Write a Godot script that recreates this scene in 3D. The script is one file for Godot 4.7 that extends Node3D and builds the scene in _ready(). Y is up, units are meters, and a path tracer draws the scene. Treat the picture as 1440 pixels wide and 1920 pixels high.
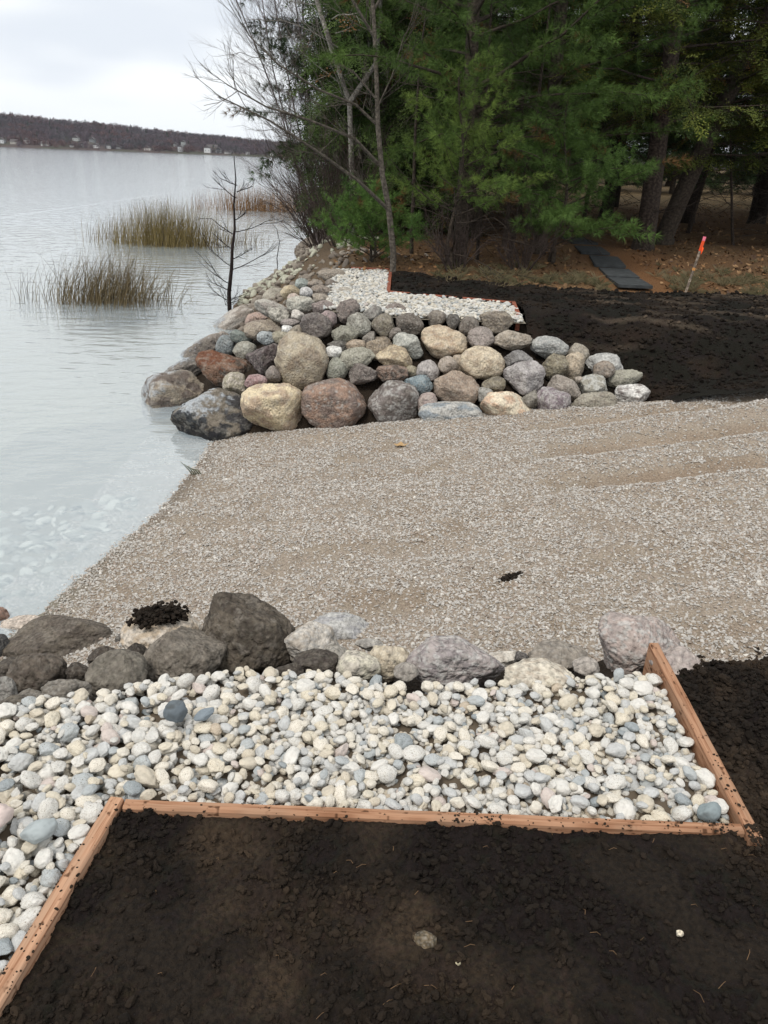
extends Node3D
# A gravel boat ramp between two boulder walls on a lake in late autumn. Units are metres, y is up, the lake's surface is y = 0.

var used := {}
var rng := RandomNumberGenerator.new()
var fnoise := FastNoiseLite.new()
var ico := {}
var rock_mat: StandardMaterial3D
var soil_mat: StandardMaterial3D
var crumb_mat: StandardMaterial3D
var bark_mat: StandardMaterial3D
var tint_mat: StandardMaterial3D
var leaf_mat: StandardMaterial3D

# ---------------------------------------------------------------- helpers

func numbered(called: String) -> String:
	var n: int = used.get(called, -1) + 1
	used[called] = n
	return called if n == 0 else "%s_%03d" % [called, n]

func tag(o: Node, label := "", category := "", group := "", kind := "") -> void:
	if label: o.set_meta("label", label)
	if category: o.set_meta("category", category)
	if group: o.set_meta("group", group)
	if kind: o.set_meta("kind", kind)

func root(called: String, at: Vector3, label: String, category: String, group := "") -> Node3D:
	var o := Node3D.new()
	o.name = numbered(called)
	add_child(o)
	o.position = at
	tag(o, label, category, group)
	return o

func put(called: String, m: Mesh, mat: Material, parent: Node = null) -> MeshInstance3D:
	var o := MeshInstance3D.new()
	o.mesh = m
	o.material_override = mat
	if parent == null:
		o.name = numbered(called)
		add_child(o)
	else:
		o.name = called
		parent.add_child(o, true)
	return o

func lin(c: Color) -> Color:
	return c.srgb_to_linear()

func sm(a: float, b: float, x: float) -> float:
	var t := clampf((x - a) / (b - a), 0.0, 1.0)
	return t * t * (3.0 - 2.0 * t)

func pw(x: float, xs: PackedFloat32Array, ys: PackedFloat32Array) -> float:
	if x <= xs[0]: return ys[0]
	for i in range(1, xs.size()):
		if x <= xs[i]:
			return lerpf(ys[i - 1], ys[i], (x - xs[i - 1]) / (xs[i] - xs[i - 1]))
	return ys[ys.size() - 1]

func n3(p: Vector3) -> float:
	return fnoise.get_noise_3dv(p)

func n2(x: float, z: float) -> float:
	return fnoise.get_noise_2d(x, z)

func mesh_of(v: PackedVector3Array, idx: PackedInt32Array, col := PackedColorArray(), smooth := true, uv := PackedVector2Array()) -> ArrayMesh:
	var a := []
	a.resize(Mesh.ARRAY_MAX)
	a[Mesh.ARRAY_VERTEX] = v
	a[Mesh.ARRAY_INDEX] = idx
	if col.size(): a[Mesh.ARRAY_COLOR] = col
	if uv.size(): a[Mesh.ARRAY_TEX_UV] = uv
	if smooth:
		var nn := PackedVector3Array()
		nn.resize(v.size())
		for t in range(0, idx.size(), 3):
			var i := idx[t]
			var j := idx[t + 1]
			var k := idx[t + 2]
			var c := (v[k] - v[i]).cross(v[j] - v[i])
			nn[i] += c
			nn[j] += c
			nn[k] += c
		for i in nn.size():
			nn[i] = nn[i].normalized()
		a[Mesh.ARRAY_NORMAL] = nn
	var m := ArrayMesh.new()
	m.add_surface_from_arrays(Mesh.PRIMITIVE_TRIANGLES, a)
	return m

func sphere_net(level: int) -> Array:   # unit geodesic sphere: vertices, clockwise triangles
	if ico.has(level): return ico[level]
	var v := PackedVector3Array()
	var f := PackedInt32Array()
	if level == 0:
		var p := (1.0 + sqrt(5.0)) / 2.0
		for s in [[-1, p, 0], [1, p, 0], [-1, -p, 0], [1, -p, 0], [0, -1, p], [0, 1, p], [0, -1, -p], [0, 1, -p], [p, 0, -1], [p, 0, 1], [-p, 0, -1], [-p, 0, 1]]:
			v.append(Vector3(s[0], s[1], s[2]).normalized())
		f = PackedInt32Array([0, 11, 5, 0, 5, 1, 0, 1, 7, 0, 7, 10, 0, 10, 11, 1, 5, 9, 5, 11, 4, 11, 10, 2, 10, 7, 6, 7, 1, 8, 3, 9, 4, 3, 4, 2, 3, 2, 6, 3, 6, 8, 3, 8, 9, 4, 9, 5, 2, 4, 11, 6, 2, 10, 8, 6, 7, 9, 8, 1])
		for t in range(0, f.size(), 3):
			if (v[f[t + 1]] - v[f[t]]).cross(v[f[t + 2]] - v[f[t]]).dot(v[f[t]]) > 0:
				var s := f[t + 1]
				f[t + 1] = f[t + 2]
				f[t + 2] = s
	else:
		var low := sphere_net(level - 1)
		v = low[0].duplicate()
		var g: PackedInt32Array = low[1]
		var mid := {}
		for t in range(0, g.size(), 3):
			var e := [0, 0, 0]
			for k in 3:
				var i := g[t + k]
				var j := g[t + (k + 1) % 3]
				var key := mini(i, j) * 100000 + maxi(i, j)
				if not mid.has(key):
					mid[key] = v.size()
					v.append((v[i] + v[j]).normalized())
				e[k] = mid[key]
			f.append_array(PackedInt32Array([g[t], e[0], e[2], g[t + 1], e[1], e[0], g[t + 2], e[2], e[1], e[0], e[1], e[2]]))
	ico[level] = [v, f]
	return ico[level]

func stone_mesh(level: int, size: Vector3, seed_: int, sharp: float, color, jag := 0.0) -> ArrayMesh:
	# a pebble or boulder: the smooth union of a sphere cut by random planes, roughened, stretched to its half sizes
	var net := sphere_net(level)
	var src: PackedVector3Array = net[0]
	var r := RandomNumberGenerator.new()
	r.seed = seed_
	var planes: Array[Vector3] = []
	for i in 7 + int(sharp * 5):
		planes.append(Vector3(r.randfn(), r.randfn(), r.randfn()).normalized() / r.randf_range(lerpf(0.80, 0.50, sharp), lerpf(1.06, 0.88, sharp)))
	var p := lerpf(9.0, 46.0, sharp)
	var o := Vector3(r.randf(), r.randf(), r.randf()) * 90.0
	var v := PackedVector3Array()
	v.resize(src.size())
	var lo := Vector3.ONE * 9.0
	var hi := -lo
	for i in src.size():
		var d := src[i]
		var s := 1.0
		for q in planes:
			var t := d.dot(q)
			if t > 0.6: s += pow(t, p)
		var k := pow(s, -1.0 / p)
		k *= 1.0 + 0.085 * n3(d * 1.1 + o) + 0.045 * n3(d * 2.8 + o) + (0.013 + 0.022 * sharp) * n3(d * 8.0 + o)
		if jag > 0.0: k *= 1.0 + jag * (n3(d * 2.3 + o) + 0.6 * n3(d * 4.7 - o))
		if level > 3: k += 0.007 * n3(d * 22.0 + o)
		v[i] = d * k
		lo = lo.min(v[i])
		hi = hi.max(v[i])
	var mid := (lo + hi) * 0.5
	var half := (hi - lo) * 0.5
	var col := PackedColorArray()
	col.resize(v.size())
	for i in v.size():
		v[i] = (v[i] - mid) / half * size
		if color != null: col[i] = color.call(src[i], o)
	return mesh_of(v, net[1], col if color != null else PackedColorArray(), level > 1)

func rock(label: String, category: String, at: Vector3, size: Vector3, angle: float, sharp: float, seed_: int, a: Color, b: Color, style: String, level: int) -> void:
	var ca := lin(a) * ROCK_GAIN
	var cb := lin(b) * ROCK_GAIN
	var light := Color(0.52, 0.51, 0.49)
	var shade := func(d: Vector3, o: Vector3) -> Color:
		var n := n3(d * 1.6 + o)
		var f := n3(d * 6.0 - o)
		var g := n3(d * 19.0 + o)
		var c := ca.lerp(cb, sm(-0.12, 0.22, n + 0.35 * f))
		c = c * (1.0 + 0.16 * g + 0.17 * f)
		var veins := absf(n3(d * 2.6 + o * 1.7) + 0.25 * f)
		if style == "lichen" or style == "spots":
			c = c.lerp(light, 0.75 * sm(0.10, 0.24, f + 0.6 * n3(d * 2.0 - o * 0.7)))
		elif style == "vein":
			c = c.lerp(light, 0.7 * sm(0.05, 0.012, veins))
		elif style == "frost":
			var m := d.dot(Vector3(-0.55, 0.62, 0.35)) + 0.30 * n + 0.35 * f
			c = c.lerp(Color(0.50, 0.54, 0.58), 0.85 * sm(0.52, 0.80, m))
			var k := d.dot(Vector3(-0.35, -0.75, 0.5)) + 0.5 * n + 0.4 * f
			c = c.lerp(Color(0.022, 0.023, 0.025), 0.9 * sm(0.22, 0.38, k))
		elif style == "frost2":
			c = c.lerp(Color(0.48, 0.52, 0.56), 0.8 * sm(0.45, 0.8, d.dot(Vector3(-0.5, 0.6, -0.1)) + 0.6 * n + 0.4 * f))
		elif style == "rust":
			c = c.lerp(Color(0.19, 0.075, 0.04), 0.8 * sm(0.6, 0.72, d.dot(Vector3(-0.5, 0.75, 0.35)) + 0.5 * n + 0.3 * f))
		elif style == "dirt":
			c = c.lerp(Color(0.026, 0.02, 0.015), 0.45 * sm(0.12, 0.5, f + 0.8 * n3(d * 2.1 - o)))
			c = c.lerp(Color(0.20, 0.175, 0.15), 0.45 * sm(0.15, 0.5, n3(d * 3.0 + o * 2.0) + 0.4 * g))
		elif sharp > 0.1:
			c = c.lerp(light, 0.28 * sm(0.06, 0.015, veins))
		# weathered blotches and hairline cracks
		c = c.lerp(Color(0.40, 0.38, 0.34), (0.12 if style == "dirt" else 0.30) * sm(0.12, 0.42, n3(d * 3.3 + o * 3.0) + 0.4 * g))
		c = c * (1.0 - 0.45 * sm(0.022, 0.004, absf(n3(d * 1.5 - o * 2.0) + 0.12 * f)))
		c.a = 1.0
		return c
	var o := put(category, stone_mesh(level, size, seed_, sharp, shade), rock_mat)
	o.position = at
	o.rotation = Vector3(0.0, 0.0, deg_to_rad(angle))
	tag(o, label, category, "boulders and stones of the near wall" if at.z > -5.0 else "boulders and stones of the far wall")

func heap(called: String, m: Mesh, mat: Material, where: Array[Transform3D], tints: PackedColorArray, parent: Node = null) -> MultiMeshInstance3D:
	# many small copies of one mesh, as one object of stuff
	var mm := MultiMesh.new()
	mm.transform_format = MultiMesh.TRANSFORM_3D
	mm.use_colors = tints.size() > 0
	mm.mesh = m
	mm.instance_count = where.size()
	for i in where.size():
		mm.set_instance_transform(i, where[i])
		if tints.size(): mm.set_instance_color(i, tints[i])
	var o := MultiMeshInstance3D.new()
	o.multimesh = mm
	o.material_override = mat
	if parent == null:
		o.name = numbered(called)
		add_child(o)
	else:
		o.name = called
		parent.add_child(o, true)
	tag(o, "", "", "", "stuff")
	return o

func grid(x0: float, x1: float, z0: float, z1: float, cell: float, height: Callable, color = null, keep = null) -> ArrayMesh:
	var nx := int(ceil((x1 - x0) / cell)) + 1
	var nz := int(ceil((z1 - z0) / cell)) + 1
	var v := PackedVector3Array()
	var col := PackedColorArray()
	var idx := PackedInt32Array()
	v.resize(nx * nz)
	if color != null: col.resize(nx * nz)
	for j in nz:
		for i in nx:
			var x := lerpf(x0, x1, float(i) / (nx - 1))
			var z := lerpf(z0, z1, float(j) / (nz - 1))
			var y: float = height.call(x, z)
			v[j * nx + i] = Vector3(x, y, z)
			if color != null: col[j * nx + i] = color.call(x, z, y)
	for j in nz - 1:
		for i in nx - 1:
			var a := j * nx + i
			if keep != null and not keep.call(v[a].x, v[a].z): continue
			idx.append_array(PackedInt32Array([a, a + 1, a + nx, a + 1, a + nx + 1, a + nx]))
	return mesh_of(v, idx, col)

func tube(v: PackedVector3Array, idx: PackedInt32Array, pts: PackedVector3Array, r0: float, r1: float, sides := 5) -> void:
	var base := v.size()
	var n := pts.size()
	for i in n:
		var d := (pts[mini(i + 1, n - 1)] - pts[maxi(i - 1, 0)]).normalized()
		var e := d.cross(Vector3(0.31, 0.17, 0.93) if absf(d.z) < 0.9 else Vector3.RIGHT).normalized()
		var f := d.cross(e)
		var r := lerpf(r0, r1, float(i) / maxi(n - 1, 1))
		for k in sides:
			var t := TAU * k / sides
			v.append(pts[i] + (e * cos(t) + f * sin(t)) * r)
	for i in n - 1:
		for k in sides:
			var a := base + i * sides + k
			var b := base + i * sides + (k + 1) % sides
			idx.append_array(PackedInt32Array([a, b, a + sides, b, b + sides, a + sides]))

func wander(p: Vector3, d: Vector3, length: float, steps: int, wobble: float, lift: float, r: RandomNumberGenerator) -> PackedVector3Array:
	var out := PackedVector3Array([p])
	for i in steps:
		d = (d + Vector3(r.randfn(), r.randfn() + lift, r.randfn()) * wobble).normalized()
		p += d * (length / steps)
		out.append(p)
	return out

func twigs(v: PackedVector3Array, idx: PackedInt32Array, p: Vector3, d: Vector3, length: float, rad: float, depth: int, r: RandomNumberGenerator, spread := 0.7, lift := 0.35) -> void:
	var pts := wander(p, d, length, 5, 0.10, lift, r)
	tube(v, idx, pts, rad, rad * 0.55 if depth > 0 else rad * 0.3, 5 if rad > 0.015 else 3)
	if depth == 0: return
	var kids := r.randi_range(3, 5)
	for k in kids:
		var i := r.randi_range(1, 5)
		var side := Vector3(r.randfn(), r.randfn(), r.randfn()).normalized()
		var dir := (pts[i] - pts[i - 1]).normalized()
		twigs(v, idx, pts[i], (dir + side * spread).normalized(), length * r.randf_range(0.4, 0.75), rad * 0.5, depth - 1, r, spread, lift)

func noise_tex(freq: float, seed_: int, size := 512, octaves := 4, ramp: Gradient = null, type := FastNoiseLite.TYPE_SIMPLEX_SMOOTH, normal := 0.0) -> NoiseTexture2D:
	var n := FastNoiseLite.new()
	n.noise_type = type
	n.frequency = freq
	n.fractal_octaves = octaves
	n.seed = seed_
	var t := NoiseTexture2D.new()
	t.width = size
	t.height = size
	t.seamless = true
	t.noise = n
	if ramp: t.color_ramp = ramp
	if normal > 0.0:
		t.as_normal_map = true
		t.bump_strength = normal
	return t

func ramp_of(stops: Array) -> Gradient:
	var g := Gradient.new()
	var o := PackedFloat32Array()
	var c := PackedColorArray()
	for s in stops:
		o.append(s[0])
		c.append(s[1])
	g.offsets = o
	g.colors = c
	return g

func grey(x: float) -> Color:
	return Color(x, x, x)

func skin(rough: float, albedo: Texture2D, bump: Texture2D, depth_cm: float, scale: float, world := false, tinted := true) -> StandardMaterial3D:
	var m := StandardMaterial3D.new()
	m.vertex_color_use_as_albedo = tinted
	m.roughness = rough
	m.metallic_specular = 0.35
	m.albedo_texture = albedo
	if bump:
		m.heightmap_enabled = true
		m.heightmap_texture = bump
		m.heightmap_scale = depth_cm
	m.uv1_triplanar = true
	m.uv1_world_triplanar = world
	m.uv1_scale = Vector3.ONE * scale
	return m

const ROCK_GAIN := 1.38

# ---------------------------------------------------------------- the lie of the land

var SZ := PackedFloat32Array([-7.0, -6.4, -5.5, -4.8, -3.8, -2.5])
var SX := PackedFloat32Array([-1.72, -1.74, -1.78, -1.93, -2.12, -2.6])

func shore(z: float) -> float:
	return pw(z, SZ, SX)

func ramp_y(x: float, z: float) -> float:
	var s := shore(z)
	return minf(1.1, 0.122 * (x - s)) if x > s else maxf(-1.6, 0.17 * (x - s))

func ramp_relief(x: float, z: float) -> float:
	var y := ramp_y(x, z)
	var dry := sm(-1.9, -0.8, x)
	y += dry * (0.022 * n2(x * 0.9, z * 0.9) + 0.012 * n2(x * 4.0, z * 4.0)) + 0.006 * n2(x * 15.0, z * 15.0)
	# wheel ruts that run up the ramp and fade towards the water
	var fade := sm(0.7, 2.2, x)
	for k in 3:
		var zc: float = [-6.95, -6.15, -5.35][k] + 0.10 * sin(x * 0.9 + k) - 0.06 * x
		var t := (z - zc) / 0.16
		y -= fade * 0.075 * exp(-t * t)
		t = (z - zc - 0.27) / 0.12
		y += fade * 0.05 * exp(-t * t)
		if k == 2:
			y += fade * 0.012 * sin(x * 26.0 + z * 9.0) * exp(-pow((z - zc) / 0.22, 2.0))
	y -= 0.14 * sm(-0.02, -0.25, z + 7.35 + 0.12 * (x - 2.6)) * sm(2.2, 2.6, x)
	# gravel pushed up against the foot of the far wall
	y += 0.05 * exp(-pow((z + 7.12 + 0.05 * sin(x * 5.0)) / 0.14, 2.0)) * sm(-1.5, -0.8, x)
	return y

func far_h(x: float, z: float) -> float:
	var t := lerpf(1.1, 0.72, clampf((x - 1.3) / 1.4, 0, 1))
	var zb := lerpf(-7.15, -7.35, clampf((x - 1.5) / 1.2, 0, 1))
	var f := clampf((zb - z) / 1.1, 0, 1)
	var front := lerpf(ramp_y(x, z), t, f)
	var xs := pw(z, PackedFloat32Array([-12.0, -9.0, -7.0]), PackedFloat32Array([-2.6, -2.85, -1.75]))
	return minf(front, clampf((x - xs) / 1.7, -1, 1) * t)

var TX := PackedFloat32Array([-2.0, -1.14, -0.54, 0.0, 0.73, 0.97])
var TZ := PackedFloat32Array([-1.6, -1.83, -2.05, -2.11, -2.22, -2.28])

func near_h(x: float, z: float) -> float:
	var u := pw(x, TX, TZ) - z
	var low := ramp_y(x, z)
	var e := lerpf(0.85, 0.36, sm(-0.5, 0.3, x))
	return maxf(low, 1.0 - 0.36 * maxf(0.0, u) if u < e else lerpf(1.0 - 0.36 * e, low, clampf((u - e) / 0.5, 0, 1)))

func far_soil_y(x: float, z: float) -> float:
	var edge := -7.35 - 0.12 * (x - 2.6)
	var t := sm(0.0, 1.35, edge - z)
	return lerpf(ramp_y(x, z) - 0.01, 1.10 + 0.012 * maxf(x - 3.0, 0.0), t)

func near_soil_y(x: float, z: float) -> float:
	if x < 0.99: return 0.988 + 0.012 * sm(-1.42, -1.50, z)
	return lerpf(0.988, ramp_y(x, z) - 0.02, sm(-2.25, -2.95, z + 0.02 * sin(x * 9.0)))

func floor_y(x: float, z: float) -> float:
	var bank := clampf((x + 2.7 + 0.3 * sin(z * 0.7)) / 1.9, -0.5, 1.0)
	return bank * (1.12 + 0.02 * maxf(-z - 11.0, 0.0)) + 0.06 * n2(x * 0.5, z * 0.5) * (1.0 - 0.8 * exp(-pow((x - 3.5) / 1.2, 2.0)) * sm(-20.0, -16.0, z))

# ---------------------------------------------------------------- trees

func needle_spray(seed_: int, tufts: int, per: int, reach: float, width: float, length: float) -> ArrayMesh:
	# a twig along -Z with brushes of long needles
	var r := RandomNumberGenerator.new()
	r.seed = seed_
	var v := PackedVector3Array()
	var idx := PackedInt32Array()
	for t in tufts:
		var c := Vector3(r.randf_range(-0.09, 0.09), r.randf_range(-0.05, 0.06), -reach * (t + 0.4) / tufts)
		for k in per:
			var d := Vector3(r.randfn() * 0.75, r.randfn() * 0.7 + 0.12, -0.45 - r.randf()).normalized()
			var w := d.cross(Vector3(r.randfn(), r.randfn(), r.randfn())).normalized() * width * 0.5
			var l := length * r.randf_range(0.7, 1.15)
			var q := c + d * 0.01
			idx.append_array(PackedInt32Array([v.size(), v.size() + 1, v.size() + 2]))
			v.append_array(PackedVector3Array([q - w, q + w, q + d * l + Vector3(0, -0.012, 0)]))
	return mesh_of(v, idx, PackedColorArray(), false)

func scale_spray(seed_: int, reach: float, leaf: float) -> ArrayMesh:
	# a drooping flat fan of scaly twigs along -Z
	var r := RandomNumberGenerator.new()
	r.seed = seed_
	var v := PackedVector3Array()
	var idx := PackedInt32Array()
	for i in 9:
		var t := (i + 0.5) / 9.0
		for s in [-1.0, 1.0]:
			var p := Vector3(0, -0.10 * t * t * reach, -reach * t)
			var side := Vector3(s * r.randf_range(0.5, 0.9), r.randf_range(-0.35, 0.15), -0.65).normalized()
			var l := reach * (0.62 - 0.42 * t) * r.randf_range(0.7, 1.2)
			for k in 4:
				var q := p + side * (l * (k + 0.3) / 4.0)
				var d := (side + Vector3(r.randfn(), r.randfn(), r.randfn()) * 0.45).normalized()
				var w := d.cross(Vector3(0.2 * r.randfn(), 1, 0.2 * r.randfn())).normalized() * leaf * r.randf_range(0.7, 1.2)
				var e := d * leaf * r.randf_range(2.2, 3.6)
				var b := v.size()
				v.append_array(PackedVector3Array([q, q + e * 0.5 - w, q + e, q + e * 0.5 + w]))
				idx.append_array(PackedInt32Array([b, b + 1, b + 2, b, b + 2, b + 3]))
	return mesh_of(v, idx, PackedColorArray(), false)

var sprays := {}

func conifer(called: String, label: String, category: String, group: String, at: Vector3, o: Dictionary) -> Node3D:
	# trunk, limbs and a crown of needle or scale sprays hung along every limb
	var r := RandomNumberGenerator.new()
	r.seed = o.seed
	var t := root(called, at, label, category, group)
	var h: float = o.h
	var lean: Vector3 = o.get("lean", Vector3.ZERO)
	var tv := PackedVector3Array()
	var ti := PackedInt32Array()
	var axis := PackedVector3Array()
	for i in 13:
		var f := i / 12.0
		axis.append(Vector3(0.07 * sin(f * 7.0 + o.seed), h * f, 0.07 * cos(f * 6.0 + o.seed * 2)) + lean * h * f)
	tube(tv, ti, axis, o.rad, 0.012, 9)
	# a flare at the root
	tube(tv, ti, PackedVector3Array([Vector3(0, -0.25, 0), Vector3(0, 0.0, 0), Vector3(0, 0.3, 0) + lean * 0.3]), o.rad * 1.6, o.rad * 0.99, 9)
	put("trunk", mesh_of(tv, ti), o.get("bark", bark_mat), t)
	var lv := PackedVector3Array()
	var li := PackedInt32Array()
	var where: Array[Transform3D] = []
	var tints := PackedColorArray()
	var base: float = o.base
	var n: int = o.limbs
	var ca: Color = o.a
	var cb: Color = o.b
	for i in n:
		var f := pow((i + r.randf()) / n, o.get("crowd", 1.0))
		var y := lerpf(base, h * 0.985, f)
		var az := i * 2.39996 + r.randf_range(-0.4, 0.4)
		var p := axis[0].lerp(axis[1], 0.0)
		var k := clampf(y / h * 12.0, 0, 11.99)
		p = axis[int(k)].lerp(axis[int(k) + 1], k - int(k))
		var l: float = o.reach * pow(1.0 - f * 0.96, o.get("taper", 0.7)) * r.randf_range(0.65, 1.12) + 0.15
		var d := Vector3(cos(az), o.get("rise", 0.15) + r.randf_range(-0.12, 0.12), sin(az)).normalized()
		var pts := wander(p, d, l, 6, 0.09, o.get("lift", -0.5), r)
		tube(lv, li, pts, clampf(l * 0.011, 0.004, 0.04), 0.003, 4)
		var step: float = o.gap
		var s: float = l * o.get("bare", 0.18)
		while s < l:
			var q: float = s / l * 6.0
			var qi := mini(int(q), 5)
			var pos := pts[qi].lerp(pts[qi + 1], q - qi)
			var dir := (pts[qi + 1] - pts[qi]).normalized()
			for side in [-1.0, 1.0]:
				var yaw: float = side * r.randf_range(0.25, 1.05)
				var fw := dir.rotated(Vector3.UP, yaw)
				fw = (fw + Vector3(0, r.randf_range(-0.3, 0.25) + o.get("hang", 0.0), 0)).normalized()
				var up := Vector3(r.randfn() * 0.25, 1, r.randfn() * 0.25)
				var b := Basis.looking_at(fw, up).scaled(Vector3.ONE * r.randf_range(0.75, 1.25) * o.get("big", 1.0))
				where.append(Transform3D(b, pos + fw * 0.03 + Vector3(r.randfn(), r.randfn(), r.randfn()) * 0.05))
				var c := ca.lerp(cb, clampf(0.5 + 0.5 * r.randfn() * 0.7 + 0.5 * n3(pos * 1.4 + at), 0, 1))
				c = c * r.randf_range(0.75, 1.3)
				if r.randf() < 0.035: c = Color(0.13, 0.075, 0.03)
				c.a = 1.0
				tints.append(c)
			s += step * r.randf_range(0.7, 1.3)
	# dead lower limbs
	for i in o.get("dead", 0):
		var y := r.randf_range(0.25, base + 0.4)
		var az := r.randf() * TAU
		var p := Vector3(lean.x * y, y, lean.z * y)
		twigs(lv, li, p, Vector3(cos(az), r.randf_range(-0.15, 0.35), sin(az)).normalized(), r.randf_range(0.6, 1.5), 0.011, 2, r, 0.6, 0.0)
	var limbs := put("limbs", mesh_of(lv, li), o.get("bark", bark_mat), t)
	tag(limbs, "", "", "", "stuff")
	var kinds: Array = o.sprays
	for k in kinds.size():
		var w: Array[Transform3D] = []
		var c := PackedColorArray()
		for i in range(k, where.size(), kinds.size()):
			w.append(where[i])
			c.append(tints[i])
		heap("crown", kinds[k], leaf_mat, w, c, t)
	return t

func bare_tree(called: String, label: String, category: String, group: String, at: Vector3, mat: Material, build: Callable, seed_: int) -> Node3D:
	var r := RandomNumberGenerator.new()
	r.seed = seed_
	var t := root(called, at, label, category, group)
	var tv := PackedVector3Array()
	var ti := PackedInt32Array()
	var bv := PackedVector3Array()
	var bi := PackedInt32Array()
	build.call(tv, ti, bv, bi, r)
	if tv.size(): put("trunk", mesh_of(tv, ti), mat, t)
	if bv.size(): tag(put("limbs", mesh_of(bv, bi), mat, t), "", "", "", "stuff")
	return t

func _ready() -> void:
	# camera
	var cam := Camera3D.new()
	cam.name = "camera"
	add_child(cam)
	cam.fov = 67.3
	cam.near = 0.05
	cam.far = 4000.0
	var pitch := deg_to_rad(24.65)
	var roll := deg_to_rad(2.2)
	cam.position = Vector3(0, 2.6, 0)
	cam.basis = Basis(Vector3.RIGHT, -pitch) * Basis(Vector3.BACK, roll)
	cam.current = true
	fnoise.noise_type = FastNoiseLite.TYPE_SIMPLEX_SMOOTH
	fnoise.frequency = 1.0
	fnoise.fractal_octaves = 2
	fnoise.seed = 11

	# overcast sky
	var env := Environment.new()
	env.background_mode = Environment.BG_SKY
	var sky := Sky.new()
	var pano := PanoramaSkyMaterial.new()
	pano.panorama = sky_picture()
	pano.energy_multiplier = 1.0
	sky.sky_material = pano
	env.sky = sky
	env.background_energy_multiplier = 1.0
	env.tonemap_mode = Environment.TONE_MAPPER_LINEAR
	env.tonemap_exposure = 1.25
	env.fog_enabled = true
	env.fog_density = 0.00006
	env.fog_light_color = Color(0.80, 0.85, 0.92)
	env.sdfgi_enabled = true
	env.ssao_enabled = true
	env.ssil_enabled = true
	var we := WorldEnvironment.new()
	we.name = "environment"
	we.environment = env
	add_child(we)
	var sun := DirectionalLight3D.new()
	sun.name = "overcast_sun"
	sun.light_energy = 0.5
	sun.light_color = Color(1.0, 0.97, 0.93)
	sun.light_angular_distance = 18.0
	sun.shadow_enabled = true
	sun.rotation_degrees = Vector3(-58, -35, 0)
	add_child(sun)

	materials()
	land()
	lake()
	far_shore()
	rocks()
	near_garden()
	far_garden()
	ramp_gravel()
	forest()
	shore_plants()
	small_things()

func sky_picture() -> ImageTexture:
	var w := 1024
	var h := 512
	var im := Image.create(w, h, false, Image.FORMAT_RGBF)
	for j in h:
		var el := (0.5 - (j + 0.5) / h) * PI
		for i in w:
			var az := ((i + 0.5) / w - 0.5) * TAU
			var d := Vector3(sin(az) * cos(el), sin(el), -cos(az) * cos(el))
			var q := Vector3(d.x * 1.6, absf(d.y) * 9.0, d.z * 1.6)
			var n := n3(q + Vector3(3, 0, 5)) + 0.5 * n3(q * Vector3(3.1, 2.6, 3.1))
			var low := sm(0.10, 0.0, d.y)
			var cloud := sm(-0.6, 0.12, n + 0.35 * n3(q * Vector3(1.0, 3.2, 1.0)))
			var c := Color(0.665, 0.71, 0.77).lerp(Color(0.86, 0.885, 0.90), clampf(cloud * (1.0 - 0.45 * low), 0, 1))
			c = c.lerp(Color(1.0, 0.99, 0.97), 0.7 * sm(0.25, 0.9, d.y))
			im.set_pixel(i, j, c * 1.0)
	return ImageTexture.create_from_image(im)

func materials() -> void:
	var speck := noise_tex(0.035, 3, 512, 5, ramp_of([[0.0, grey(0.62)], [0.4, grey(0.86)], [0.7, grey(0.97)], [1.0, grey(1.0)]]))
	var rough := noise_tex(0.03, 5, 512, 6)
	rock_mat = skin(0.85, speck, rough, 1.3, 2.2)
	var soil_tex := noise_tex(0.03, 8, 512, 5, ramp_of([[0.0, Color8(120, 108, 96)], [0.5, Color8(205, 190, 175)], [1.0, Color8(255, 244, 232)]]))
	soil_mat = skin(0.95, soil_tex, noise_tex(0.03, 9, 512, 6), 1.2, 3.0, true)
	crumb_mat = skin(0.95, soil_tex, null, 0.0, 3.0)
	bark_mat = skin(0.95, noise_tex(0.02, 12, 512, 5, ramp_of([[0.0, grey(0.45)], [1.0, grey(1.0)]])), noise_tex(0.03, 13, 512, 5), 1.5, 1.6, false, false)
	bark_mat.albedo_color = Color8(92, 82, 72)
	tint_mat = StandardMaterial3D.new()
	tint_mat.vertex_color_use_as_albedo = true
	tint_mat.roughness = 0.9
	tint_mat.metallic_specular = 0.3
	leaf_mat = StandardMaterial3D.new()
	leaf_mat.vertex_color_use_as_albedo = true
	leaf_mat.roughness = 0.7
	leaf_mat.metallic_specular = 0.25
	leaf_mat.cull_mode = BaseMaterial3D.CULL_DISABLED

func plain(c: Color, rough := 0.9) -> StandardMaterial3D:
	var m := StandardMaterial3D.new()
	m.albedo_color = c
	m.roughness = rough
	m.metallic_specular = 0.3
	return m

func bark(c: Color) -> StandardMaterial3D:
	var m: StandardMaterial3D = bark_mat.duplicate()
	m.albedo_color = c
	return m

# ---------------------------------------------------------------- ground

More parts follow.
